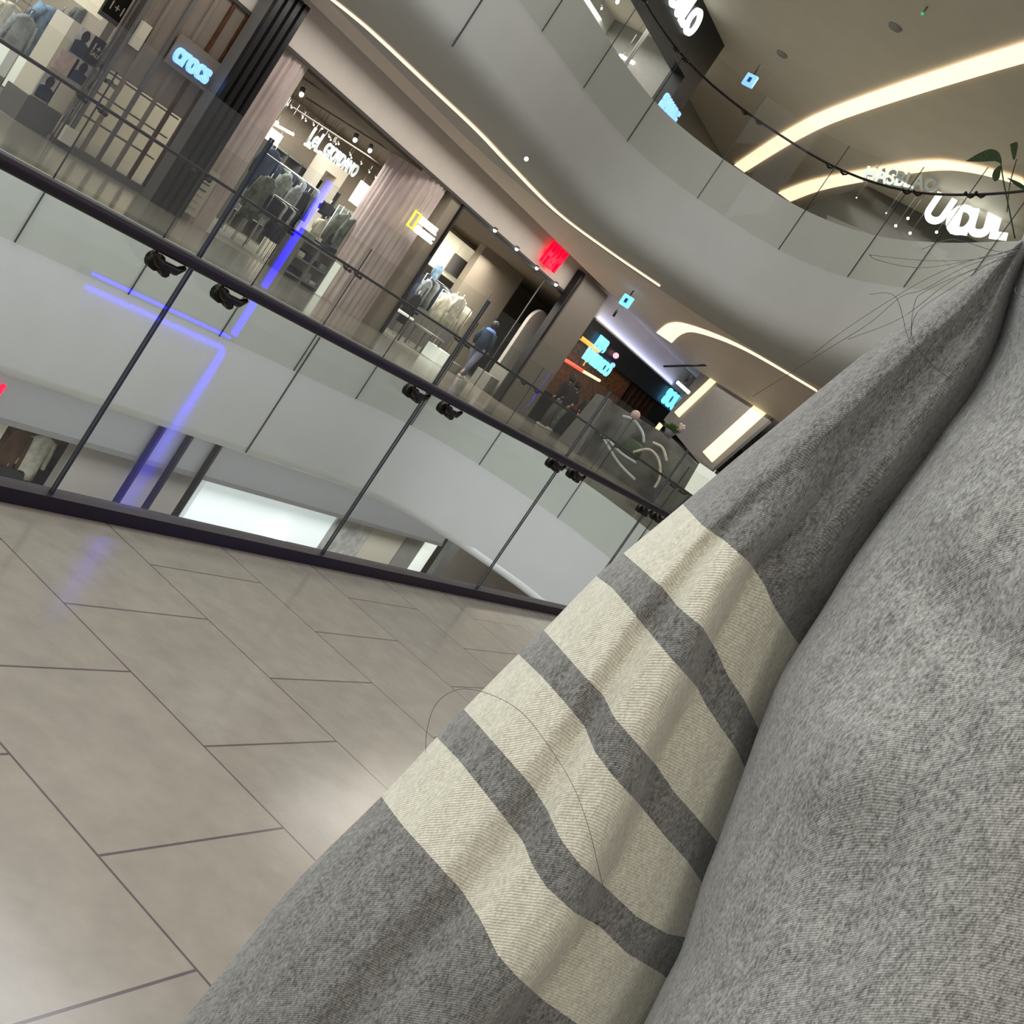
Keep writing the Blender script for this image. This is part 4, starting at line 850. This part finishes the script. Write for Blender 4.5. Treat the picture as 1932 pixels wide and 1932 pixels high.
# ---- people on the far walkway
def figure(px, py, h, face, cols, label, stride=.3, bag=None):
    g = onz(px, py, 0); root = empty('person', (g.x, g.y, 0), label, 'person'); k = h / 1.7; f = Vector((math.cos(face), math.sin(face), 0)); s = Vector((-f.y, f.x, 0)); O = Vector((g.x, g.y, 0))
    J = []; E_ = []; Rr = []
    def j(a, b, z, r, p=None):
        J.append(O + f * a * k + s * b * k + Vector((0, 0, z * k))); Rr.append(r * k)
        if p is not None: E_.append((p, len(J) - 1))
        return len(J) - 1
    pe = j(0, 0, .9, .11); ab = j(.01, 0, 1.1, .10, pe); ch = j(.02, 0, 1.3, .12, ab); nk = j(.03, 0, 1.46, .045, ch); hd = j(.05, 0, 1.55, .075, nk); tp = j(.05, 0, 1.63, .07, hd)
    for d in (-1, 1):
        st_ = stride * d; hp = j(0, .08 * d, .85, .085, pe); kn = j(st_ * .5 + .03, .08 * d, .48, .055, hp); an = j(st_ - .05 * (d < 0), .08 * d, .08 + .04 * (d < 0) * (stride > .1), .036, kn); to = j(st_ + .13, .08 * d, .035, .03, an)
        sd = j(.01, .17 * d, 1.36, .05, ch); el = j(-.03 - .06 * d, .21 * d, 1.1, .038, sd); wr = j(.10 - .08 * d, .2 * d, .92, .028, el); ha = j(.14 - .08 * d, .2 * d, .86, .03, wr)
    me = D.meshes.new('body'); me.from_pydata([tuple(p) for p in J], E_, []); b = link('body', me, [m_skin], root)
    b.modifiers.new('skin', 'SKIN')
    for i, v in enumerate(me.skin_vertices[0].data): v.radius = (Rr[i], Rr[i]); v.use_root = i == 0
    sb = b.modifiers.new('sub', 'SUBSURF'); sb.levels = 1; sb.render_levels = 1
    w = lambda a, b_, z: tuple(O + f * a * k + s * b_ * k + Vector((0, 0, z * k)))
    bm = bmesh.new(); b_tube(bm, [w(0, 0, .82), w(.01, 0, 1.1), w(.02, 0, 1.35), w(.03, 0, 1.45)], [.165 * k, .165 * k, .175 * k, .07 * k], 14)
    for d in (-1, 1): b_tube(bm, [w(.01, .15 * d, 1.38), w(-.03 - .06 * d, .215 * d, 1.1), w(.08 - .08 * d, .2 * d, .94)], [.075 * k, .065 * k, .05 * k], 10)
    fin('jacket', bm, cols[0], root, True)
    bm = bmesh.new()
    for d in (-1, 1): b_tube(bm, [w(0, .07 * d, .92), w(0, .08 * d, .82), w(stride * d * .5 + .03, .08 * d, .48), w(stride * d, .08 * d, .10)], [.11 * k, .11 * k, .08 * k, .07 * k], 10)
    fin('trousers', bm, cols[1], root, True)
    bm = bmesh.new()
    for d in (-1, 1): b_tube(bm, [w(stride * d - .07, .08 * d, .04), w(stride * d + .14, .08 * d, .035)], [.045 * k, .04 * k], 10)
    fin('shoes', bm, m_shoe if len(cols) < 4 else cols[3], root, True)
    bm = bmesh.new(); b_lathe(bm, w(.03, 0, 1.50), [(.07 * k, -.02 * k), (.1 * k, .05 * k), (.1 * k, .12 * k), (.06 * k, .19 * k), (.01, .205 * k)], 14); fin('hair', bm, cols[2], root, True)
    if bag: sphere('scarf', w(.03, 0, 1.40), .15 * k, bag, root, (1, 1, .55))
    return root
m_jean = mat('pale_jeans', (.16, .17, .26), .9); m_bscarf = mat('blue_scarf', (.12, .22, .55), .9, noise=.4, nscale=12)
figure(868, 712, 1.68, 0.15, [m_denimd, m_jean, m_hair], 'person in a navy jacket with a blue scarf walking past the outdoor shop', .27, m_bscarf)
figure(1022, 806, 1.72, 2.0, [m_blk, m_panelg, m_hair], 'person in black standing at the left by the red light bar', .05)
figure(1036, 812, 1.66, 2.6, [m_blk, m_sage, m_hair], 'person in a black coat and dark green trousers standing right of the other person', .05)
figure(1066, 832, 1.6, -2.4, [m_blk, m_blk, m_hair, m_blk], 'person all in black standing before the dark desk', .05)

# ---- blue edge lights on the near side shop front, seen mirrored in the guardrail glass
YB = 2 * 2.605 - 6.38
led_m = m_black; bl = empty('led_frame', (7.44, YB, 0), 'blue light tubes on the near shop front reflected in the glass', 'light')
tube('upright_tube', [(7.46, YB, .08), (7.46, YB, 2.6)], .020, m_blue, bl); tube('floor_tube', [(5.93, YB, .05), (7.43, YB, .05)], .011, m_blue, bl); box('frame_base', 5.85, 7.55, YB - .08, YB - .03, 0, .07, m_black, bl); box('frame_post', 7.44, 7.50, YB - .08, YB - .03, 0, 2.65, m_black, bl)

# ---- upper floor shops
m_upw = mat('upper_pale_wall', (.62, .63, .57), .6)
st(box('wall_upper_back', 10, 27.3, 18, 18.2, FS, 10.45, m_upw)); st(box('wall_upper_side', 27.3, 62, 17.8, 18.0, FS, 10.5, m_stone)); st(box('wall_upper_return', 27.0, 27.3, 15.3, 18, FS, 10.5, m_stone))
st(box('ceiling_upper_shop', 10, 27, 15.3, 18, 9.9, 10.0, m_ceil2)); st(box('floor_upper_shop', 10, 27, 15, 18.2, FS - .1, FS, m_shopfloor))
st(box('wall_upper_fascia', 14, 27.0, 14.85, 15.3, 9.15, 10.5, m_black)); st(box('wall_upper_column', 26.2, 27.0, 14.85, 15.3, FS, 9.15, m_black))
p = ony(1262, 28, 14.8); sg = empty('shop_sign', p, 'large white letters on the black upper fascia cut by the top edge', 'sign')
text('lettering', 'SIOSLO', (ony(1308, 62, 14.8).x, 14.8, ony(1300, 72, 14.8).z), .85, m_wsign, sg, .04, bold=.03, sx=.8, align='RIGHT')
p = ony(1257, 188, 14.66); sg = empty('shop_sign', p, 'small pale blue letters beside the black upper column', 'sign'); box('backing', p.x - .1, p.x + 1.6, 14.72, 14.84, p.z - .7, p.z - .25, m_panelg, sg)
text('lettering', 'SHAKLE', (p.x - .15, 14.66, p.z - .25), .52, m_sky, sg, .03, bold=.025, sx=.62)
for i, (px, py) in enumerate(((1165, 3), (1241, 20), (1266, 67), (1135, 16))): spot(px, py, 16.5, [.06, .07, .03, .03][i], ['bright spotlight at the top of the upper pale shop', 'large bright spotlight beside the upper black fascia', 'tiny spotlight under the upper black fascia', 'tiny spotlight at the left of the upper pale shop'][i])
P = ony(1170, 105, 16.8); Q = ony(1275, 163, 16.8); lt = setp(tube('light_tube', [P, Q], .05, m_lamp), 'long white light tube low in the upper pale shop', 'light'); hang_wires(lt, (P.x + .1, Q.x - .1), P.y, P.z, 9.9, .006)
for px in ((1245, 28), (1232, 40)):
    x = ony(*px, 16).x; st(box('trim_%d' % (9 + px[0] % 7), x, x + .04, 16, 16.04, FS, 9.9, m_stone))
# upper right: dark glazed shop with white letters, pale cylinder and plant
XU = 30.0
def uq(name, px, m, X=XU, th=.2, s=True): bm = bmesh.new(); b_slab(bm, [onx(x, y, X) for x, y in px], (th, 0, 0)); return fin(name, bm, m)
st(uq('wall_upper_glazed', ((1560, 372), (1480, 425), (1640, 520), (2100, 540), (2100, 420), (1860, 350), (1700, 335)), mat('dark_glazed_front', (.085, .085, .075), .2), 32))
st(uq('wall_upper_glazed_panel', ((1560, 405), (1640, 440), (1700, 500), (1560, 500)), m_panelg, 31.7))
m_cyl = mat('pale_soffit', (.36, .35, .30), .5)
setp(uq('curved_soffit', ((1765, 325), (1800, 322), (1850, 330), (1900, 352), (1935, 362), (1900, 395), (1850, 375), (1800, 352), (1770, 340)), m_cyl, 31), 'pale curved soffit edge above the big white letters', 'soffit')
def ltr(px, label, cat='sign'):
    return
sg = empty('shop_sign', onx(1740, 400, 29.5), 'big glowing white block letters at the upper right', 'sign')
A = onx(1742, 418, 29.5); B = onx(1838, 440, 29.5)
def xtext(s, a, size, m, parent, sx=1, bold=.02, X=29.5, ang=0):
    p = onx(*a, X); o = text('lettering', s, (0, 0, 0), size, m, parent, .04, rot=(PI / 2, 0, 0), sx=sx, bold=bold)
    o.data.transform(Matrix.Translation(p) @ Matrix.Rotation(-PI / 2, 4, 'Z') @ Matrix.Rotation(ang, 4, 'Y')); return o
xtext('UO', (1737, 408), 1.0, m_wsign, sg, .8, .035, ang=-.02); xtext('LUL', (1792, 436), .85, m_wsign, sg, .9, .05, ang=-.35)
sg = empty('shop_sign', onx(1640, 340, 29), 'pale greenish letters above the upper guardrail', 'sign')
xtext('HASBLAO', (1627, 340), .52, m_gsign, sg, .8, .015, X=29, ang=-.3)
for i, (px, py) in enumerate(((1690, 426), (1713, 412), (1717, 440), (1767, 438), (1616, 373), (1672, 402))):
    c = onx(px, py, 29.6); setp(sphere('small_lamp', c, .035 if i < 4 else .015, m_lamp), 'tiny white lamp before the dark glazed upper shop', 'lamp', 'tiny lamps at the upper right'); tube('cable', [c, (c.x, c.y, 10.5)], .006, m_panelg, D.objects['small_lamp' if i == 0 else 'small_lamp.%03d' % i], 5)
c0 = ond(1905, 425, 19.6); c1 = ond(1893, 310, 19.6); pt = empty('potted_plant', (c0.x, c0.y, FS), 'tall plant with large dark leaves on the upper floor at the right edge', 'plant')
bm = bmesh.new(); b_tube(bm, smooth_path([ond(1915, 450, 19.6), ond(1905, 400, 19.6), ond(1893, 340, 19.6), ond(1888, 305, 19.6)], 4), .012, 6); b_tube(bm, smooth_path([ond(1900, 400, 19.6), ond(1905, 350, 19.6), ond(1918, 300, 19.6)], 4), .010, 6); fin('stem', bm, m_green, pt, True)
def leaf(px, name='leaf'):
    bm = bmesh.new(); P = smooth_path([ond(x, y, 19.6) for x, y in px] + [ond(*px[0], 19.6)], 3)[:-1]; b_slab(bm, P, (.01, .004, 0)); fin(name, bm, m_green, pt)
leaf([(1822, 304), (1845, 290), (1868, 281), (1885, 288), (1890, 308), (1878, 304), (1850, 305)]); leaf([(1906, 272), (1920, 268), (1918, 290), (1913, 302), (1909, 290)]); leaf([(1876, 320), (1888, 312), (1886, 335), (1877, 342), (1872, 332)])
leaf([(1900, 335), (1925, 345), (1950, 365), (1920, 352)])
bm = bmesh.new(); b_lathe(bm, (c0.x, c0.y, FS), [(.18, 0), (.24, .35), (.22, .38)], 18); fin('pot', bm, m_panelg, pt, True)
# small ceiling devices
for i, (px, py, lb) in enumerate(((1688, 52, 'small grey vent far up on the upper ceiling'), (1475, 103, 'small grey vent on the upper ceiling near the blue sign'))):
    c = onz(px, py, 10.48); bm = bmesh.new(); b_lathe(bm, (c.x, c.y, 10.46), [(.13, 0), (.15, .04)], 16); setp(fin('ceiling_vent', bm, m_stone, None, True), lb, 'vent')
c = onz(1748, 15, 10.48); cs = empty('ceiling_sensor', (c.x, c.y, 10.3), 'small dark device with a green light on the upper ceiling', 'sensor'); tube('stem', [(c.x, c.y, 10.5), (c.x, c.y, 10.38)], .02, m_brown, cs); sphere('green_light', (c.x, c.y, 10.36), .03, mat('green_dot', (0, .5, .2), .5, emit=(.1, .8, .35), es=.5), cs)
for px, py in ((993, 300),):
    c = onz(px, py, 3.9); setp(sphere('small_lamp', c, .035, m_lamp), 'tiny white lamp in the ceiling beside the long light line', 'lamp')

# ---- lower floor seen through the guardrail
YL = 12.95
zb = -3.58
st(box('wall_lower', -12, ony(838, 1020, YL).x, YL, YL + .25, zb, -2.4, mat('lower_bulkhead', (.19, .188, .192), .5)))
st(box('trim_20', -12, ony(838, 1020, YL).x, YL - .03, YL, zb - .06, zb + .02, m_panelg))
st(box('wall_lower_back', -12, 62, 16.8, 17, -6.2, -2.4, m_beige))
for k, (a, b) in enumerate((((308, 812), (213, 952)), ((357, 833), (279, 966)), ((411, 851), (334, 976)))):
    p = ony(*a, YL - .12); setp(box('dark_post', p.x - .03, p.x + .03, YL - .14, YL - .03, -6.2, -2.4, m_black), 'thin black upright post before the lower floor shops', 'post', 'thin black posts of the lower floor')
def lp(a, b, m, name='lower_panel', label=None, Y=13.3): 
    p = ony(*a, Y); q = ony(*b, Y); return setp(box(name, p.x, q.x, Y, Y + .15, -6.2, max(p.z, q.z), m), label, 'panel')
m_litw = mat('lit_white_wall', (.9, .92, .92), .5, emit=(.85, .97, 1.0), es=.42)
xq = lambda px, py, Y=13.3: ony(px, py, Y).x
def lpanel(xa_, xb_, m, label, name='wall_panel', Y=13.3): return setp(box(name, xa_, xb_, Y, Y + .15, -6.2, zb + .1, m), label, 'panel')
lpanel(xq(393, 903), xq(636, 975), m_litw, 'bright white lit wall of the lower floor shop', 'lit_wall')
lpanel(xq(148, 835), xq(385, 900), mat('lower_taupe', (.33, .30, .28), .5), 'plain taupe wall left of the bright lower shop', 'plain_wall')
xw = xq(640, 976)
lpanel(xw, xq(705, 996), m_pframe, 'grey picture wall right of the bright lower shop', 'picture_wall')
lpanel(xq(706, 996), xq(766, 1015), m_cream, 'cream wall panel on the lower floor', 'cream_wall'); lpanel(xq(768, 1016), xq(800, 1026), m_stone, 'grey door panel on the lower floor', 'door_panel')
lpanel(xq(800, 1026), xq(824, 1032), m_lit, 'pale lit opening on the lower floor', 'lit_opening'); lpanel(xq(825, 1032), xq(842, 1036), m_panelg, 'dark frame at the end of the lower shops', 'end_frame', 13.0)
lpanel(xq(846, 1036, 14.5), xq(1040, 1140, 14.5), mat('warm_lower_wall', (.50, .42, .35), .6), 'warm lit wall beyond the lower shops', 'warm_wall', 14.5)
lpanel(xq(-60, 770), xq(20, 797), m_cream, 'cream wall at the left edge of the lower floor', 'cream_wall'); 
for px, py, w, h, m, lb in ((45, 806, .5, 1.3, m_wood, 'long brown coat in the lower window at the left'), (72, 812, .62, .72, m_ivory, 'ivory knit top in the lower window'), (88, 822, .5, .8, m_ivory, 'pale striped shirt in the lower window'), (104, 826, .45, 1.1, m_grey, 'grey long coat in the lower window'), (122, 832, .45, 1.2, m_denimd, 'navy coat in the lower window beside the taupe wall'), (25, 850, .6, .8, m_wood, 'brown folded coat low in the lower window'), (12, 880, .7, .6, m_blk, 'black trousers low in the lower window')):
    c = ony(px, py, 13.5 + .11 * (px % 5)); garment('hanging_coat', c, w, h, m, lb)
lpanel(xq(20, 797, 14), xq(150, 838, 14), m_beige, 'beige wall behind the lower window clothes', 'beige_wall', 14)
setp(sphere('round_lamp', ony(520, 1022, 13.1), .08, m_lamp), 'left of two round white lamps in the bright lower shop', 'lamp'); setp(sphere('round_lamp', ony(533, 1017, 13.1), .08, m_lamp), 'right of two round white lamps in the bright lower shop', 'lamp')
sg = empty('shop_sign', ony(0, 730, 12.8), 'piece of a glowing red sign at the left edge on the lower bulkhead', 'sign'); pr = ony(-6, 742, 12.85); text('lettering', 'H&M', (pr.x + .03, 12.85, pr.z - .1), .34, m_red, sg, .03, bold=.02, sx=.52, shear=.25, align='RIGHT')
